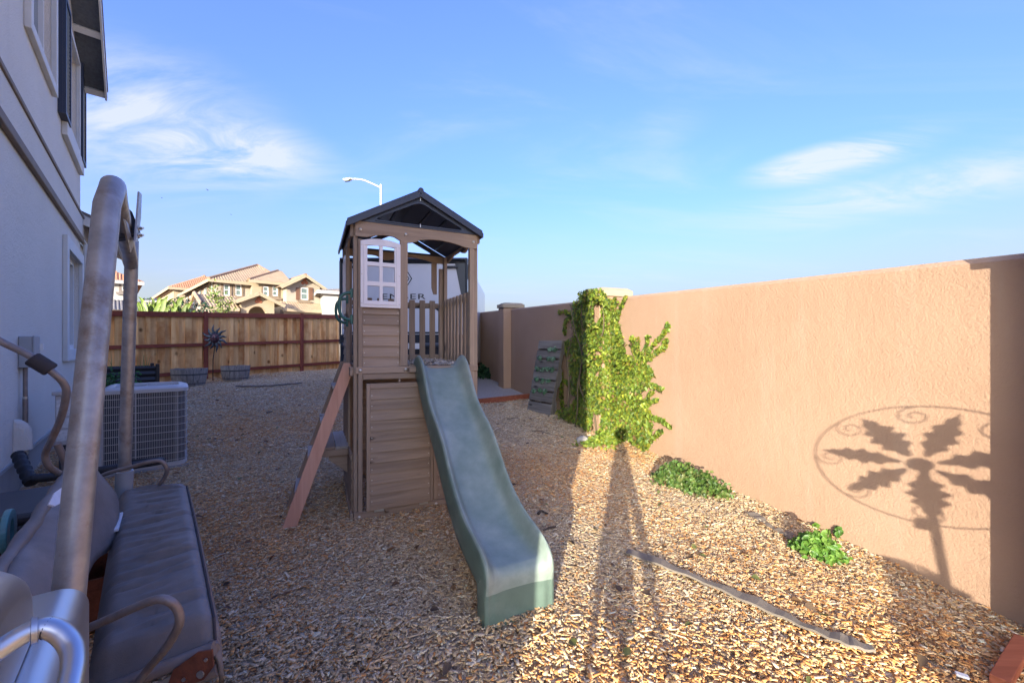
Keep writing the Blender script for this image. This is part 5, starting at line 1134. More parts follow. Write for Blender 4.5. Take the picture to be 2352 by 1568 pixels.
# ------------------------------------------------------------------ travel trailer behind the playset
def trailer():
    Y = 8.6; x0, x1 = at(782, 0, Y).x, at(1073, 0, Y).x; zg = float(gz((x0 + x1) / 2, Y)); t = thing('travel_trailer', 'white travel trailer seen from behind through the playset', 'trailer', ((x0 + x1) / 2, Y, zg), 0)
    hw = (x1 - x0) / 2; Z = lambda py: at(0, py, Y).z - zg; X = lambda px: at(px, 0, Y).x - (x0 + x1) / 2
    top = Z(592); L_ = 5.6
    # body with rounded front-to-back roof
    prof = [(-hw, .55), (hw, .55), (hw, top - .06), (hw - .05, top), (-hw + .05, top), (-hw, top - .06)]
    def rot(x, y): return (x, y)
    B(-hw, hw, .02, L_, .55, top - .02).build('body', MAT['rv_white'], t, bev=.04)
    B(-hw + .03, hw - .03, -.012, .019, Z(768), Z(606)).build('rear_panel', MAT['rv_white'], t, bev=.006)
    B(-hw - .012, hw + .012, -.03, .10, Z(605), top).build('roof_bar', MAT['rv_black'], t, bev=.02)
    MB().tube([(-hw + .02, -.06, Z(597)), (hw - .04, -.06, Z(597))], .03, 10).build('awning_tube', MAT['rv_black'], t, smooth=True)
    for sg in (-1, 1):
        poly = [(X(1045) * sg, Z(604)), (hw * sg, Z(604)), (hw * sg, Z(690)), (X(1062) * sg, Z(690))]
        MB().prism(poly, lambda x, z: (x, -.020, z), lambda x, z: (x, -.0125, z)).build('corner_panel', MAT['rv_grey'], t)
        MB().tube([(sg * (hw - .01), -.03, Z(600)), (sg * (hw - .01), -.03, Z(790))], .022, 8).build('corner_trim', MAT['rv_black'], t, smooth=True)
        MB().beam((sg * X(1022), -.04, Z(614)), (sg * X(1052), -.04, Z(614)), .03, .05).build('marker_lamp', MAT['rv_black'], t, bev=.008)
        B(sg * hw - .03 if sg > 0 else -hw - .03, hw + .03 if sg > 0 else -hw + .03, .05, .09, Z(640), Z(606)).build('drip_spout', MAT['rv_black'], t)
    # lettering and emblem
    cu = bpy.data.curves.new('lettering', 'FONT'); cu.body = 'EMBER'; cu.size = 1; cu.extrude = .002; cu.align_x = 'CENTER'; cu.align_y = 'CENTER'; cu.space_character = 1.12
    tmp = bpy.data.objects.new('tmp', cu); COL.objects.link(tmp); bpy.context.view_layer.update(); dg = bpy.context.evaluated_depsgraph_get(); me = bpy.data.meshes.new_from_object(tmp.evaluated_get(dg)); bpy.data.objects.remove(tmp)
    co = np.empty(len(me.vertices) * 3); me.vertices.foreach_get('co', co); co = co.reshape(-1, 3); w = np.ptp(co[:, 0]); h = np.ptp(co[:, 1]); co -= (co.max(0) + co.min(0)) / 2
    tw = X(978) - X(878); th = Z(675) - Z(687); out = np.stack([co[:, 0] * tw / w + X(928), -.0165 - co[:, 2] * .5, co[:, 1] * th / h + Z(681)], 1); me.vertices.foreach_set('co', out.reshape(-1)); me.update()
    obj('lettering', me, MAT['decal'], t)
    cx, cz = X(928), Z(640)
    for k, (s, w_) in enumerate(((.17, .016), (.115, .014))):
        hh = s * 1.65
        MB().ring([(0, -hh), (s, 0), (0, hh), (-s, 0)], [(0, -hh + w_ * 2.2), (s - w_ * 1.3, 0), (0, hh - w_ * 2.2), (-s + w_ * 1.3, 0)], lambda a, b: (cx + a, -.0165, cz + b), lambda a, b: (cx + a, -.0125, cz + b)).build('emblem', MAT['decal'], t)
    MB().beam((cx, -.015, cz - .17), (cx + .055, -.015, cz + .0), .004, .014, up=(0, 1, 0)).build('emblem', MAT['decal'], t)
    # black outline of the rear hatch, lower skirt, bumper and plate
    MB().ring([(X(800), Z(703)), (X(1000), Z(703)), (X(1012), Z(712)), (X(1012), Z(766)), (X(800), Z(766))], [(X(804), Z(708)), (X(998), Z(708)), (X(1007), Z(715)), (X(1007), Z(762)), (X(804), Z(762))], lambda a, b: (a, -.018, b), lambda a, b: (a, -.0125, b)).build('hatch_outline', MAT['rv_black'], t)
    B(-hw, hw, -.03, .018, .50, Z(768) - .003).build('lower_skirt', MAT['rv_black'], t, bev=.01)
    MB().tube([(-hw + .1, -.16, Z(792)), (hw - .1, -.16, Z(792))], .045, 8).build('bumper', MAT['rv_grey'], t, smooth=True)
    B(X(960) - .15, X(960) + .15, -.215, -.206, Z(801), Z(795) + .06).build('number_plate', MAT['white'], t)
    for sg in (-1, 1):
        MB().lathe([(.001, -.08), (.33, -.08), (.36, -.05), (.36, .12), (.33, .14), (.001, .14)], seg=24).map(lambda a, b, c: (sg * (hw - .2) + c * sg, L_ * .52 + a, .36 + b)).build('wheel', MAT['dark'], t, smooth=True)
        MB().tube([(sg * .5, .4, .55), (sg * .5, .4, .0)], .03, 8).build('stabiliser', MAT['rv_grey'], t)
    MB().beam((-.35, 1.6, top + .06), (.35, 1.6, top + .06), .5, .14).build('roof_vent', MAT['rv_grey'], t, bev=.02); MB().beam((-.55, .4, top + .03), (-.2, .4, top + .03), .3, .06).build('roof_hatch', MAT['rv_white'], t, bev=.02)
trailer()

# ------------------------------------------------------------------ street lamp
def street_lamp():
    Y = 22; b = at(875, 0, Y); t = thing('street_lamp', 'pale street lamp with curved arm rising behind the playset roof', 'street lamp', (b.x, Y, .7))
    zt = at(0, 424, Y).z - .7; MB().tube([(0, 0, 0), (0, 0, zt)], [.09, .055], 10).build('pole', MAT['lamp'], t, smooth=True)
    e = at(806, 410, Y) - b; q = lambda px, py: (at(px, py, Y).x - b.x, 0, at(px, py, Y).z - .7)
    MB().tube(bez([q(874, 431), q(855, 422), q(832, 413), q(806, 411)], 6), .045, 8).build('arm', MAT['lamp'], t, smooth=True)
    h = MB(); h.beam(q(807, 411.5), q(789, 414), .26, .10); h.build('lamp_head', MAT['lamp'], t, bev=.04); MB().beam((q(803, 414)[0], 0, q(803, 414)[2] - .02), (q(792, 416)[0], 0, q(792, 416)[2] - .01), .18, .05).build('lens', MAT['glass'], t, bev=.015)
street_lamp()

# ------------------------------------------------------------------ far houses
TILE = plain('clay_roof_tile', (.32, .23, .15), .85, var=.18, scale=3.5, rnd=.06); TILE_D = plain('ridge_tile', (.24, .145, .09), .85, var=.25, scale=4); TILE_R = plain('red_roof_tile', (.42, .19, .10), .85, var=.15, scale=4); TILE_G = plain('dark_roof_tile', (.16, .15, .155), .85, var=.15, scale=4)
def roof_face(name, poly, mat, parent, pitch=.17, amp=.034):
    """tiled slope: poly = 3-D corners, the first edge is the eave; half-round ribs run up the slope"""
    P = [Vector(p) for p in poly]; o = P[0]; u = (P[1] - P[0]).normalized(); n = u.cross(P[-1] - P[0]).normalized()
    if n.z < 0: n = -n
    v = n.cross(u); v = v if v.z > 0 else -v
    Q = [((p - o).dot(u), (p - o).dot(v)) for p in P]; mb = MB()
    mb.add([p for p in P], [tuple(range(len(P)))])
    def span(x):
        ys = []
        for i in range(len(Q)):
            (x0, y0), (x1, y1) = Q[i], Q[(i + 1) % len(Q)]
            if (x0 - x) * (x1 - x) <= 0 and abs(x1 - x0) > 1e-6: ys.append(y0 + (y1 - y0) * (x - x0) / (x1 - x0))
        return (min(ys), max(ys)) if len(ys) > 1 else None
    x = min(q[0] for q in Q) + pitch / 2; xe = max(q[0] for q in Q)
    while x < xe:
        s = span(x)
        if s and s[1] - s[0] > .15:
            w = pitch * .33; a = [o + u * (x + d) + v * s[0] + n * h for d, h in ((-w, .002), (-w * .5, amp), (w * .5, amp), (w, .002))]; b = [p + v * (s[1] - s[0]) for p in a]; mb.add(a + b, [(0, 1, 5, 4), (1, 2, 6, 5), (2, 3, 7, 6), (0, 3, 2, 1)])
        x += pitch
    return tag(mb.build(name, mat, parent), kind='stuff')
class Frame:
    def __init__(s, px, Y, a): s.o = Vector(((px - CXP) / FPX * Y, Y, 0)); s.a = R(a); s.e1 = Vector((math.cos(s.a), math.sin(s.a), 0)); s.e2 = Vector((-s.e1.y, s.e1.x, 0))
    def f(s, px, py, yl=0):      # local x and z where the ray of a pixel meets the plane y = yl
        u = (px - CXP) / FPX; q = s.o + s.e2 * yl; x = (u * q.y - q.x) / (s.e1.x - u * s.e1.y); Y = q.y + x * s.e1.y; return x, CAM_H + (CYP - py) / FPX * Y
def far_window(root, x0, x1, z0, z1, y, trim=.12, m=None, sill=True, side=None):
    """window on the plane y (or on the plane x = side when side is given)"""
    def P(a, d, z): return (a, y + d, z) if side is None else (side + d, a, z)
    w = MB().ring([(x0 - trim, z0 - trim), (x1 + trim, z0 - trim), (x1 + trim, z1 + trim), (x0 - trim, z1 + trim)], [(x0, z0), (x1, z0), (x1, z1), (x0, z1)], lambda a, b: P(a, -.06, b), lambda a, b: P(a, -.002, b)).build('window', m or MAT['trim'], root)
    MB().ring([(x0, z0), (x1, z0), (x1, z1), (x0, z1)], [(x0 + .06, z0 + .06), (x1 - .06, z0 + .06), (x1 - .06, z1 - .06), (x0 + .06, z1 - .06)], lambda a, b: P(a, -.04, b), lambda a, b: P(a, -.003, b)).build('frame', MAT['white'], w)
    zm = (z0 + z1) / 2
    for a, b in ((z0 + .06, zm - .03), (zm + .03, z1 - .06)): MB().prism([(x0 + .06, a), (x1 - .06, a), (x1 - .06, b), (x0 + .06, b)], lambda p, q: P(p, -.015, q), lambda p, q: P(p, -.006, q)).build('pane', MAT['far_pane'], w)
    MB().prism([(x0 + .06, zm - .03), (x1 - .06, zm - .03), (x1 - .06, zm + .03), (x0 + .06, zm + .03)], lambda p, q: P(p, -.045, q), lambda p, q: P(p, -.008, q)).build('meeting_rail', MAT['white'], w)
    if sill: MB().prism([(x0 - trim - .1, z0 - trim - .16), (x1 + trim + .1, z0 - trim - .16), (x1 + trim + .16, z0 - trim - .003), (x0 - trim - .16, z0 - trim - .003)], lambda p, q: P(p, -.14, q), lambda p, q: P(p, -.002, q)).build('sill', m or MAT['trim'], w)
    return w
def tan_house():
    F = Frame(495, 28, 46); t = thing('tan_house', 'tan two storey house with clay tile roofs beyond the fence', 'house', (F.o.x, F.o.y, .7), F.a)
    Zs = lambda z: z - .7
    eave = Zs(F.f(495, 643)[1]); W = F.f(655, 640)[0]; DEP = 11.5
    B(0, W, 0, DEP, -.5, eave).build('wall', MAT['tan'], t)
    ov = .45; ax = (F.f(591, 609, 3.4)[0]); rz = Zs(F.f(591, 609, 3.4)[1]); rx = ax
    a, b, c, d = (-ov, -ov, eave), (W + ov, -ov, eave), (W + ov, DEP + ov, eave), (-ov, DEP + ov, eave); r0, r1 = (rx, 3.4, rz), (rx, DEP - 3.4, rz)
    roof_face('roof_tiles', [a, b, r0], TILE, t); roof_face('roof_tiles', [d, a, r0, r1], TILE, t); roof_face('roof_tiles', [b, c, r1, r0], TILE, t); roof_face('roof_tiles', [c, d, r1], TILE, t)
    for p, q in ((a, r0), (b, r0), (r0, r1)): MB().tube([p, q], .11, 7).build('ridge_tiles', TILE_D, t)
    MB().beam((-ov, -ov - .02, eave - .10), (W + ov, -ov - .02, eave - .10), .04, .2).build('fascia', MAT['tan2'], t); MB().beam((-ov - .02, -ov, eave - .10), (-ov - .02, DEP + ov, eave - .10), .04, .2).build('fascia', MAT['tan2'], t)
    B(-ov, W + ov, -ov, -.01, eave - .06, eave - .02).build('soffit', MAT['trim'], t)
    for pa in ((513, 527), (540, 554)):
        x0, z1 = F.f(pa[0], 652.5); x1, z0 = F.f(pa[1], 679.5); far_window(t, x0, x1, Zs(z0), Zs(z1), 0)
    # set-forward middle bay with its own hip
    yb = -.5; x0 = F.f(579, 0, yb)[0]; x1 = F.f(655, 0, yb)[0]; e2 = Zs(F.f(620, 648, yb)[1])
    B(x0, x1, yb, .0, -.5, e2 - .02).build('bay_wall', MAT['tan2'], t)
    px_, pz_ = F.f(638, 621.5, 2.0); pz_ = Zs(pz_); A, Bq = (x0 - .3, yb - .4, e2), (x1 + .4, yb - .4, e2)
    roof_face('roof_tiles', [A, Bq, (px_ + .3, 2.0, pz_), (px_, 2.0, pz_)], TILE, t); roof_face('roof_tiles', [(x0 - .3, 4, e2), A, (px_, 2.0, pz_), (px_, 4, pz_)], TILE, t); roof_face('roof_tiles', [Bq, (x1 + .4, 5, e2), (px_ + .3, 5, pz_), (px_ + .3, 2, pz_)], TILE, t)
    MB().tube([A, (px_, 2.0, pz_)], .10, 7).build('ridge_tiles', TILE_D, t); MB().beam((x0 - .3, yb - .42, e2 - .10), (x1 + .4, yb - .42, e2 - .10), .04, .2).build('fascia', MAT['tan2'], t)
    for pa in ((604, 616), (625, 637)):
        xa, z1 = F.f(pa[0], 657.5, yb); xb, z0 = F.f(pa[1], 680, yb); far_window(t, xa, xb, Zs(z0), Zs(z1), yb)
    # gable wing
    yw = -1.3; g0 = F.f(658, 0, yw)[0]; g1 = F.f(735, 0, yw)[0]; ga, gz_ = F.f(699.6, 634, yw); gz_ = Zs(gz_); ge = Zs(F.f(697, 656, yw)[1]); gm = (g0 + g1) / 2
    MB().prism([(g0, -.5), (g1, -.5), (g1, ge), (gm, gz_ - .12), (g0, ge)], lambda x, z: (x, yw, z), lambda x, z: (x, 6, z)).build('wing_wall', MAT['tan'], t)
    o_ = .5; sl = (gz_ - ge) / (gm - g0)
    L0, L1, R0, R1 = (g0 - o_, yw - .45, ge - sl * o_ + .05), (g0 - o_, 6.2, ge - sl * o_ + .05), (g1 + o_, yw - .45, ge - sl * o_ + .05), (g1 + o_, 6.2, ge - sl * o_ + .05); T0, T1 = (gm, yw - .45, gz_ + .05), (gm, 6.2, gz_ + .05)
    roof_face('roof_tiles', [L1, L0, T0, T1], TILE, t); roof_face('roof_tiles', [R0, R1, T1, T0], TILE, t)
    for e in (L0, R0): MB().beam((e[0], e[1] - .02, e[2] - .08), (T0[0], T0[1] - .02, T0[2] - .08), .05, .2).build('barge_board', MAT['tan2'], t)
    MB().tube([T0, T1], .10, 7).build('ridge_tiles', TILE_D, t)
    xa, z1 = F.f(690, 660, yw); xb, z0 = F.f(707, 689, yw); far_window(t, xa, xb, Zs(z0), Zs(z1), yw, .08)
    for s0, s1 in ((679.6, 688), (709.5, 718)):
        q0, zz1 = F.f(s0, 660, yw); q1, zz0 = F.f(s1, 689, yw); B(q0, q1, yw - .06, yw - .002, Zs(zz0), Zs(zz1)).build('shutter', MAT['shutter_brown'], t)
    def dots(px, py, y, s):
        for dx, dy in ((0, -s), (-s * .95, s * .55), (s * .95, s * .55)):
            x, z = F.f(px + dx, py + dy, y); MB().lathe([(.001, .03), (.10, .03), (.13, 0)], seg=10).map(lambda a_, b_, c_: (x + a_, y - c_, Zs(z) + b_)).build('clay_vent', MAT['brick_dot'], t)
    dots(699.6, 647, yw, 4.2)
    # low tiled roof under the wing and its garage wall
    yl = -2.4; l0, lz = F.f(648, 708, yl); l1 = F.f(752, 708, yl)[0]; lz = Zs(lz); uz = Zs(F.f(697, 695.5, yw)[1])
    roof_face('roof_tiles', [(l0, yl, lz), (l1, yl, lz), (g1 + .1, yw, uz), (l0 + .2, yw, uz)], TILE, t); MB().beam((l0, yl - .03, lz - .08), (l1, yl - .03, lz - .08), .05, .2).build('fascia', MAT['tan2'], t); B(l0 + .2, l1 - .35, yl + .35, yw, -.6, lz - .02).build('garage_wall', MAT['tan'], t)
    # porch with an arch
    yp = -3.0; p0 = F.f(553, 0, yp)[0]; p1 = F.f(630, 0, yp)[0]; pm = (p0 + p1) / 2; pe = Zs(F.f(592, 691, yp)[1]); pt = Zs(F.f(594, 675, yp)[1]); ac, az = F.f(592, 703.5, yp); az = Zs(az); ar = (F.f(614, 0, yp)[0] - F.f(571, 0, yp)[0]) / 2
    pts = [(p0, -.6), (ac - ar, -.6)] + [(ac - ar * math.cos(k * math.pi / 14), az - ar + ar * math.sin(k * math.pi / 14)) for k in range(15)] + [(ac + ar, -.6), (p1, -.6), (p1, pe), (pm, pt - .05), (p0, pe)]
    MB().prism(pts, lambda x, z: (x, yp, z), lambda x, z: (x, yp + .35, z)).build('porch_wall', MAT['tan2'], t); B(p0 + .05, p1 - .05, yp + 1.9, yp + 2.0, -.6, pe).build('porch_back', MAT['tan2'], t)
    sl = (pt - pe) / (pm - p0); o_ = .55; L0, R0, T0 = (p0 - o_, yp - .35, pe - sl * o_ + .06), (p1 + o_, yp - .35, pe - sl * o_ + .06), (pm, yp - .35, pt + .06)
    back = lambda q: (q[0], 0, q[2]); roof_face('roof_tiles', [back(L0), L0, T0, back(T0)], TILE, t); roof_face('roof_tiles', [R0, back(R0), back(T0), T0], TILE, t)
    for e in (L0, R0): MB().beam((e[0], e[1] - .02, e[2] - .08), (T0[0], T0[1] - .02, T0[2] - .08), .05, .2).build('barge_board', MAT['tan2'], t)
    dots(594, 690, yp, 4.0)
    # garage to the left with a gable end
    yg = -3.2; k0, kz = F.f(467, 703, yg); k1 = F.f(550, 703, yg)[0]; kz = Zs(kz); yt = -.8; ktop = Zs(F.f(500, 678, yt)[1])
    roof_face('roof_tiles', [(k0, yg, kz), (k1, yg, kz), (k1 + .3, yt, ktop), (k0, yt, ktop)], TILE, t); roof_face('roof_tiles', [(k0, 1.6, kz), (k0, 1.61, kz), (k0, yt, ktop)], TILE, t)
    MB().tube([(k0 - .05, yg, kz + .05), (k0 - .05, yt, ktop + .05), (k0 - .05, 1.6, kz + .05)], .12, 7).build('ridge_tiles', TILE, t); MB().prism([(yg + .3, -.6), (1.4, -.6), (1.4, kz), (yt, ktop - .08), (yg + .3, kz)], lambda y, z: (k0 + .35, y, z), lambda y, z: (k1, y, z)).build('garage_body', MAT['tan'], t); MB().beam((k0, yg - .03, kz - .10), (k1, yg - .03, kz - .10), .05, .2).build('fascia', MAT['tan2'], t)
    # windows down the receding left wall
    for ya, yb_, z0, z1 in ((.5, 1.1, 4.1, 5.1), (2.4, 3.3, 3.5, 4.9), (4.4, 5.4, 3.5, 4.9), (7.0, 7.7, 3.4, 4.8), (8.5, 9.2, 3.4, 4.8), (10, 10.6, 3.4, 4.8)): far_window(t, ya, yb_, z0, z1, 0, .12, sill=False, side=-.002)
tan_house()
def simple_house(name, label, px, Y, a, W, D, py_eave, py_ridge, wall, tile, wins, hip=True, gable_ridge='x', ov=.4, solar=None, lower=None):
    F = Frame(px, Y, a); t = thing(name, label, 'house', (F.o.x, F.o.y, .7), F.a); Zs = lambda z: z - .7
    e = Zs(F.f(px, py_eave)[1]); B(0, W, 0, D, -.5, e).build('wall', wall, t); r = e + (py_eave - py_ridge) / FPX * (Y + D * .4)
    A, Bq, C, Dd = (-ov, -ov, e), (W + ov, -ov, e), (W + ov, D + ov, e), (-ov, D + ov, e); h = min(W, D) / 2 if hip else 0
    if W >= D: r0, r1 = (h if hip else -ov, D / 2, r), (W - h if hip else W + ov, D / 2, r); faces = [[A, Bq, r1, r0], [C, Dd, r0, r1], [Dd, A, r0], [Bq, C, r1]]
    else: r0, r1 = (W / 2, h, r), (W / 2, D - h, r); faces = [[A, Bq, r0], [Bq, C, r1, r0], [C, Dd, r1], [Dd, A, r0, r1]]
    for f in faces: roof_face('roof_tiles', f, tile, t)
    MB().tube([r0, r1], .1, 7).build('ridge_tiles', tile, t); MB().beam((-ov, -ov - .02, e - .12), (W + ov, -ov - .02, e - .12), .05, .22).build('fascia', wall, t); MB().beam((-ov - .02, -ov, e - .12), (-ov - .02, D + ov, e - .12), .05, .22).build('fascia', wall, t)
    for x0, x1, y0, y1 in wins:
        xa, z1 = F.f(x0, y0); xb, z0 = F.f(x1, y1); far_window(t, xa, xb, Zs(z0), Zs(z1), 0, .12, MAT['trim'] if wall is not MAT['pale'] else MAT['greyroof'])
    return F, t, e, r
simple_house('grey_house', 'pale grey house with brown shingle roof and solar panels right of the tan house', 742, 30, 30, 9, 8, 668, 641, MAT['pale'], MAT['greyroof'], [(780, 790, 676, 693)])
F, t, e, r = simple_house('white_house', 'pale stucco house with clay tiles between the swing legs', 215, 26, 44, 1.95, 8, 640, 618, MAT['pale'], TILE_R, [(279, 292, 648, 668)])
roof_face('low_roof_tiles', [(-1.2, -2.2, F.f(280, 712, -2.2)[1] - .7), (3.0, -2.2, F.f(280, 712, -2.2)[1] - .7), (2.4, .0, F.f(280, 690, 0)[1] - .7), (-1.2, 0, F.f(280, 690, 0)[1] - .7)], TILE_G, t)
simple_house('tan_wing_house', 'yellow tan house with red tile roof behind the tan house', 399, 38, 46, 5.5, 12, 660, 622, MAT['tan2'], TILE_R, [])
simple_house('distant_house', 'small distant house with dark solar roof above the palm leaves', 338, 60, 20, 6, 8, 690, 668, MAT['pale'], MAT['solar'], [], hip=False)

# ------------------------------------------------------------------ trees beyond the fence
def small_tree(name, label, px, Y, py_top, rx, pal, N, size, trunk=.03, low=None, crown=(.55, 1)):
    b = at(px, 0, Y); t = thing(name, label, 'tree', (b.x, Y, .65)); H = at(px, py_top, Y).z - .65
    MB().tube(bez([(0, 0, 0), (.05, 0, H * .4), (-.04, 0, H * .75), (0, 0, H * .97)], 5), [trunk * (1 - .8 * i / 15) for i in range(16)], 6).build('trunk', MAT['bark'], t)
    P = []; Nn = []
    for k in range(9):
        z = H * random.uniform(*crown) * .9; a = random.uniform(0, math.tau); r = rx * random.uniform(.4, 1); e = Vector((r * math.cos(a), r * math.sin(a), min(H, z + r * .6))); MB().tube([(0, 0, z * .85), tuple(e)], [trunk * .4, trunk * .12], 5).build('limb', MAT['bark'], t)
        for _ in range(N // 9): q = e * 1 + Vector((random.gauss(0, rx * .28), random.gauss(0, rx * .28), random.gauss(0, H * .06))); P.append(q); Nn.append((random.gauss(0, 1), random.gauss(-.6, 1), random.gauss(.4, 1)))
    leaves('crown', np.array(P), np.array(Nn), RNG.uniform(size * .7, size * 1.3, len(P)), tints(len(P), pal, .2), MAT['leaf'], t)
small_tree('young_tree', 'thin young tree with sparse yellow green leaves before the tan house', 508, 16.5, 655, .38, [(.16, .22, .05), (.20, .24, .06), (.11, .17, .04)], 300, .08, crown=(.6, 1))
small_tree('young_tree', 'small dark leaved tree with bare twigs before the tan house', 432, 17, 678, .65, [(.03, .07, .035), (.05, .10, .045), (.09, .07, .05)], 520, .10, crown=(.4, 1))
small_tree('young_tree', 'small leafy shrub tree at the left of the palm leaves', 330, 16, 690, .4, [(.08, .16, .04), (.12, .2, .05)], 260, .08, crown=(.4, 1))
def banana():
    Y = 15.5; b = at(378, 0, Y); t = thing('banana_plant', 'bright yellow green banana plant with big leaves behind the fence', 'plant', (b.x, Y, .62)); rr = random.Random(4)
    lm = plain('banana_leaf', (.10, .15, .02), .5, var=.3, scale=5, rnd=.35)
    for k in range(60):
        x0 = rr.uniform(-.75, .75); H = rr.uniform(.7, 1.7); l = rr.uniform(-.5, .5); w = rr.uniform(.03, .075); rows = []; dy = rr.uniform(-.4, .4)
        for i in range(9):
            s = i / 8; c = Vector((x0 + l * s ** 1.6, dy + rr.uniform(-.01, .01), 1.45 + H * (s - .30 * s ** 3))); ww = w * math.sin(math.pi * min(1, .08 + s * .95)) ** .7; f = Vector((1, .3, .25 * (1 if l < 0 else -1))); rows.append([c - f * ww, c + Vector((0, .02, -.02)), c + f * ww])
        MB().grid(rows).build('leaf', lm, t, smooth=True)
    for x in (-.4, 0, .45): MB().tube([(x, 0, 0), (x * 1.05, 0, 2.0)], [.09, .05], 8).build('stem', MAT['bark'], t, smooth=True)
banana()

# ------------------------------------------------------------------ things lying on the chips
def edging(name, label, px, w, h):
    q = bez([on_ground(*p) for p in px], 5); mb = MB(); rows = []
    for i, p in enumerate(q):
        d = (q[min(i + 1, len(q) - 1)] - q[max(i - 1, 0)]).normalized(); s = Vector((-d.y, d.x, 0)); c = p + Vector((0, 0, .012 + .004 * math.sin(i * 1.7))); lean = s * .022 * math.sin(i * .5)
        rows.append([c - s * w, c - s * w + Vector((0, 0, h)), c + s * w + lean + Vector((0, 0, h)), c + s * w])
    mb.grid(rows); tag(mb.build(name, MAT['rubber']), label, 'edging')
edging('lawn_edging', 'long strip of black lawn edging half buried in the sunlit chips', [(1440, 1277), (1520, 1302), (1620, 1338), (1720, 1380), (1820, 1422), (1905, 1458), (1960, 1478), (2005, 1488)], .028, .012)
edging('lawn_edging', 'short wavy strip of dark edging near the wall by the ivy', [(1722, 1180), (1745, 1195), (1775, 1214), (1800, 1226), (1832, 1245)], .030, .010)
edging('lawn_edging', 'thin dark edging strip on the far chips below the fence', [(543, 890), (580, 889), (620, 887), (660, 884), (692, 881)], .05, .02)
def twig(label, px, r=.008, mat='bark', name='twig', cat='twig'):
    q = bez([on_ground(*p) + Vector((0, 0, .014 + .01 * (k % 2))) for k, p in enumerate(px)], 5); tag(MB().tube(q, [r * (1 - .5 * i / len(q)) for i in range(len(q))], 6).build(name, MAT[mat], smooth=True), label, cat)
twig('thin dark twig on the chips right of the slide below the pallet', [(1222, 991), (1238, 991), (1262, 996)]); twig('short dark twig on chips between slide and pallet', [(1165, 966), (1182, 963), (1195, 964)])
twig('small dark twig on the far chips left of the playset', [(768, 876), (785, 872)], .02); twig('dark stick fragment on far chips near the barrels', [(795, 868), (812, 866)], .02); twig('dark bark scrap on the chips in front of the barrels', [(612, 950), (626, 949)], .02)
twig('upper dark dried dropping on chips beside the slide', [(1236, 1186), (1243, 1182), (1252, 1183), (1258, 1188)], .012, 'soil', 'dropping', 'dropping'); twig('lower dark dried dropping on chips beside the slide', [(1250, 1229), (1262, 1224), (1277, 1218)], .012, 'soil', 'dropping', 'dropping')
def lumber():
    a, b = on_ground(2285, 1580), on_ground(2342, 1478); tag(MB().beam(a + Vector((.02, 0, .03)), b + Vector((.02, 0, .03)), .06, .04).build('lumber_offcut', MAT['lumber_red'], bev=.004), 'red brown lumber offcut lying in the bottom right corner', 'lumber')
    c = on_ground(2195, 1551); d = on_ground(2225, 1560); tag(MB().beam(c + Vector((0, 0, .02)), d + Vector((0, 0, .018)), .02, .01).build('wood_scrap', MAT['paper']), 'thin pale wood scrap near the lumber offcut', 'wood scrap')
    g = on_ground(1338, 1013); mb = MB(); rr = random.Random(2); rows = []
    for i in range(7):
        ph = math.pi * i / 6 / 2; rows.append([(.10 * math.cos(ph) * math.cos(k * math.tau / 12) * rr.uniform(.85, 1.1), .07 * math.cos(ph) * math.sin(k * math.tau / 12) * rr.uniform(.85, 1.1), .09 * math.sin(ph) * rr.uniform(.9, 1.05)) for k in range(12)])
    o = mb.grid(rows, close=True).build('stone', MAT['rock'], smooth=True); o.location = g + Vector((0, 0, -.01)); tag(o, 'pale grey stone at the foot of the wall vine', 'stone')
lumber()
def leaf_litter():
    n = 420; y = RNG.uniform(1.6, 8.0, n); x = RNG.uniform(-1.2, 1.2, n) * y; ok = (x * WN.x + y * WN.y < WOFF - .05) & (x * HN.x + y * HN.y > HOFF + .1); x, y = x[ok], y[ok]; n = len(x)
    P = np.stack([x, y, gz(x, y) + .024], 1); nr = np.tile((0, 0, 1.0), (n, 1)) + RNG.normal(size=(n, 3)) * .25
    tag(leaves('leaf_litter', P, nr, RNG.uniform(.018, .05, n), tints(n, [(.16, .09, .045), (.22, .13, .06), (.10, .07, .045), (.13, .15, .05)], .2), MAT['leaf'], None), 'small dry brown leaves scattered over the wood chips', 'dry leaves', kind='stuff')
leaf_litter()
# birds
for (px, py, Y, s), lab in zip(((477, 437, 60, .5), (372, 455, 75, .4), (531, 493, 70, .35)), ('dark bird flying, the largest of the three above the fence', 'faint bird flying, the leftmost of the three', 'tiny bird flying, the lowest of the three')):
    p = at(px, py, Y); t = thing('bird', lab, 'bird', p, 0, 'birds in the sky'); 
    MB().tube([(-.12 * s * 2, 0, 0), (-.05 * s * 2, 0, .01), (.08 * s * 2, 0, .0), (.16 * s * 2, 0, .02)], [.015 * s * 2, .05 * s * 2, .04 * s * 2, .01], 8).build('body', MAT['dark'], t, smooth=True)
    for sg in (-1, 1): MB().add([(-.06 * s * 2, 0, 0), (.05 * s * 2, 0, 0), (.02 * s * 2, sg * .3 * s, .22 * s), (-.05 * s * 2, sg * .65 * s, .16 * s), (-.08 * s * 2, sg * .3 * s, .20 * s)], [(0, 1, 2, 3, 4)]).build('wing', MAT['dark'], t)

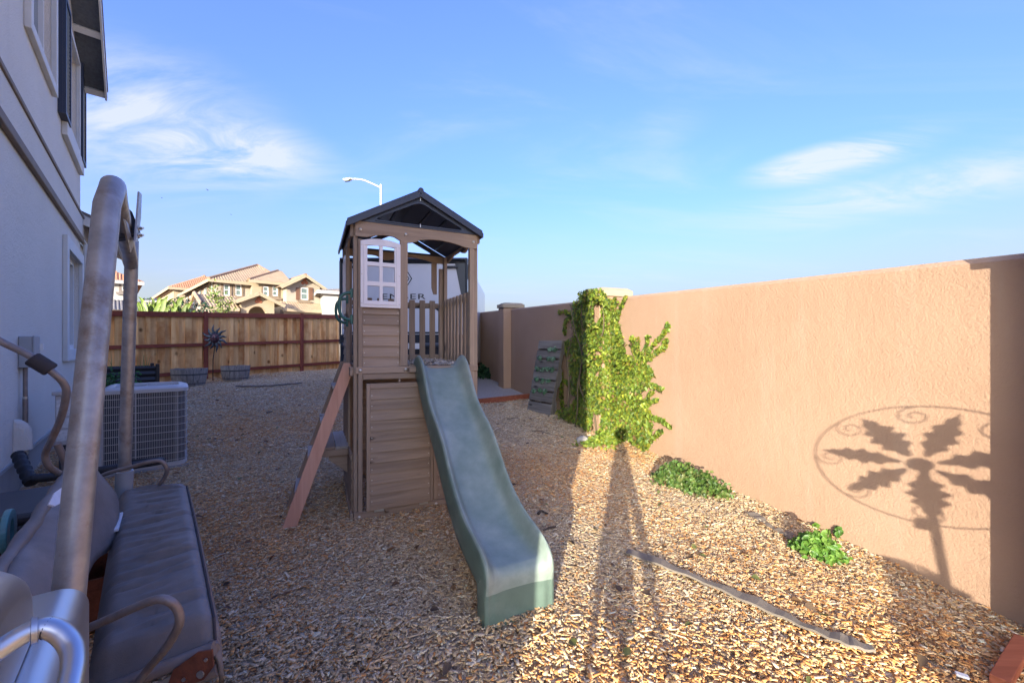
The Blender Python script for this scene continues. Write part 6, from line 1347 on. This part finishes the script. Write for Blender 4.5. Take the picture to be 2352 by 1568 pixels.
# ------------------------------------------------------------------ what throws the shadows: tripod with camera, wind spinner, plus an added bag and pot
def tripod():
    t = thing('camera_tripod', 'black tripod whose long shadow falls across the sunlit chips', 'tripod', (0, -.16, -.08)); zc = 1.30
    for k, a in enumerate((80, 200, 320)):
        f = Vector((.30 * math.cos(R(a)), .30 * math.sin(R(a)), .0)); top = Vector((.03 * math.cos(R(a)), .03 * math.sin(R(a)), zc)); lg = MB().tube([tuple(f), tuple(f.lerp(top, .5))], .020, 8).build('leg', MAT['dark'], t, smooth=True)
        MB().tube([tuple(f.lerp(top, .5)), tuple(top)], .038, 8).build('upper_leg', MAT['dark'], lg, smooth=True)
    MB().tube([(0, 0, .75), (0, 0, zc + .06)], .016, 8).build('centre_column', MAT['dark'], t, smooth=True); MB().tube([(0, 0, zc - .03), (0, 0, zc + .03)], .045, 10).build('collar', MAT['dark'], t, smooth=True); B(-.05, .05, -.05, .05, zc + .06, zc + .10).build('head', MAT['dark'], t, bev=.01)
    c = thing('photo_camera', 'black camera standing on the tripod', 'camera', (0, -.16, zc + .021)); B(-.07, .07, -.05, .03, 0, .10).build('body', MAT['dark'], c, bev=.01); B(-.03, .03, -.04, .025, .101, .13).build('viewfinder', MAT['dark'], c, bev=.008); MB().tube([(0, .031, .05), (0, .10, .05)], .036, 16).build('lens', MAT['dark'], c, smooth=True)
tripod()
def added_shadow_bag():  # unseen bag added to broaden the shadow of the tripod
    t = thing('added_shadow_bag', 'dark bag added unseen on the tripod column to widen its shadow', 'bag', (-.03, -.17, .46)); B(-.075, .075, -.05, .05, 0, .56).build('pouch', MAT['dark'], t, bev=.03); B(-.08, .08, -.055, .055, .565, .60).build('flap', MAT['dark'], t, bev=.012); MB().tube(bez([(-.05, 0, .60), (-.02, 0, .72), (.03, .01, .74), (.05, 0, .60)], 5), .008, 6).build('strap', MAT['dark'], t)
added_shadow_bag()
def spinner():
    P = wall_pt(2112, 1066); C = P - SUN_DIR * 1.65; Rr = .345
    ax = Vector((SUN_DIR.x, SUN_DIR.y, 0)).normalized(); ax = (ax * .75 + Vector((WN.x, WN.y, 0)) * .25).normalized(); u = Vector((ax.y, -ax.x, 0)); up = Vector((0, 0, 1))
    g = float(gz(C.x, C.y)); t = thing('wind_spinner', 'iron leaf wind spinner on a pole, known from its shadow on the wall', 'wind spinner', (C.x, C.y, g)); Q = lambda a, b, d=0: C + u * a + up * b + ax * d
    part = lambda n, mb, **k: mb.build(n, MAT['iron'], t, world=True, **k)
    part('pole', MB().tube([Vector((C.x, C.y, g - .1)) - WD * .20, C + ax * .03], .015, 8), smooth=True); part('pole_collar', MB().tube([Q(0, -Rr + .02, .03), Q(0, -Rr - .04, .03)], .024, 8))
    part('ring', MB().tube([Q(Rr * math.cos(k * math.tau / 48), Rr * math.sin(k * math.tau / 48)) for k in range(49)], .004, 6, cap=False), smooth=True)
    for k in range(7):
        a = k * math.tau / 7 + .35; pts = []
        n = 20; L0, L1 = .05, .315; half = []
        for i in range(n + 1):
            s = i / n; w = .054 * math.sin(math.pi * (s ** .9)) * (1.22 if i % 4 == 1 else (.66 if i % 4 == 3 else .95)); half.append((L0 + (L1 - L0) * s, max(.006, w)))
        tw = .5 if k % 2 else -.5
        pl = [(r, w) for r, w in half] + [(r, -w) for r, w in half[::-1]]
        f = lambda r, w, d: Q(r * math.cos(a) - w * math.sin(a) * math.cos(tw), r * math.sin(a) + w * math.cos(a) * math.cos(tw), w * math.sin(tw) + d)
        part('leaf_blade', MB().prism(pl, lambda r, w: f(r, w, .0), lambda r, w: f(r, w, .003)))
    for k in range(8):
        a = k * math.tau / 8 + .05; c = Vector((math.cos(a), math.sin(a))); q = []
        for i in range(22):
            th = i * .42; r = .055 * (1 - i / 26); q.append(Q(c.x * (Rr - .06) + r * math.cos(a + th), c.y * (Rr - .06) + r * math.sin(a + th)))
        part('scroll', MB().tube(q, .0035, 5), smooth=True)
    part('hub', MB().lathe([(.001, .03), (.035, .02), (.04, 0), (.001, -.01)], seg=14).map(lambda a, b, c: tuple(Q(a, b, -c))), smooth=True)
spinner()
def planter():  # invented pot with leaves, added out of view for its shade on the chips
    g = Vector((1.72, -.05, 0)); g.z = float(gz(g.x, g.y)); t = thing('added_shade_pot', 'large terracotta pot added outside the frame to shade the chips at lower right', 'pot', g)
    MB().lathe([(.001, 0), (.24, 0), (.34, .42), (.37, .43), (.37, .50), (.34, .50), (.32, .44), (.001, .43)], seg=32).build('pot', MAT['terracotta'], t, smooth=True); MB().lathe([(.001, .45), (.318, .44)], seg=24).build('soil', MAT['soil'], t)
    n = 500; d = RNG.normal(size=(n, 3)); d[:, 2] = np.abs(d[:, 2]); d /= np.linalg.norm(d, axis=1, keepdims=True); leaves('foliage', d * RNG.uniform(.1, .22, (n, 1)) + np.array((0, 0, .46)), d, RNG.uniform(.04, .07, n), tints(n, GREENS), MAT['leaf'], t)
planter()
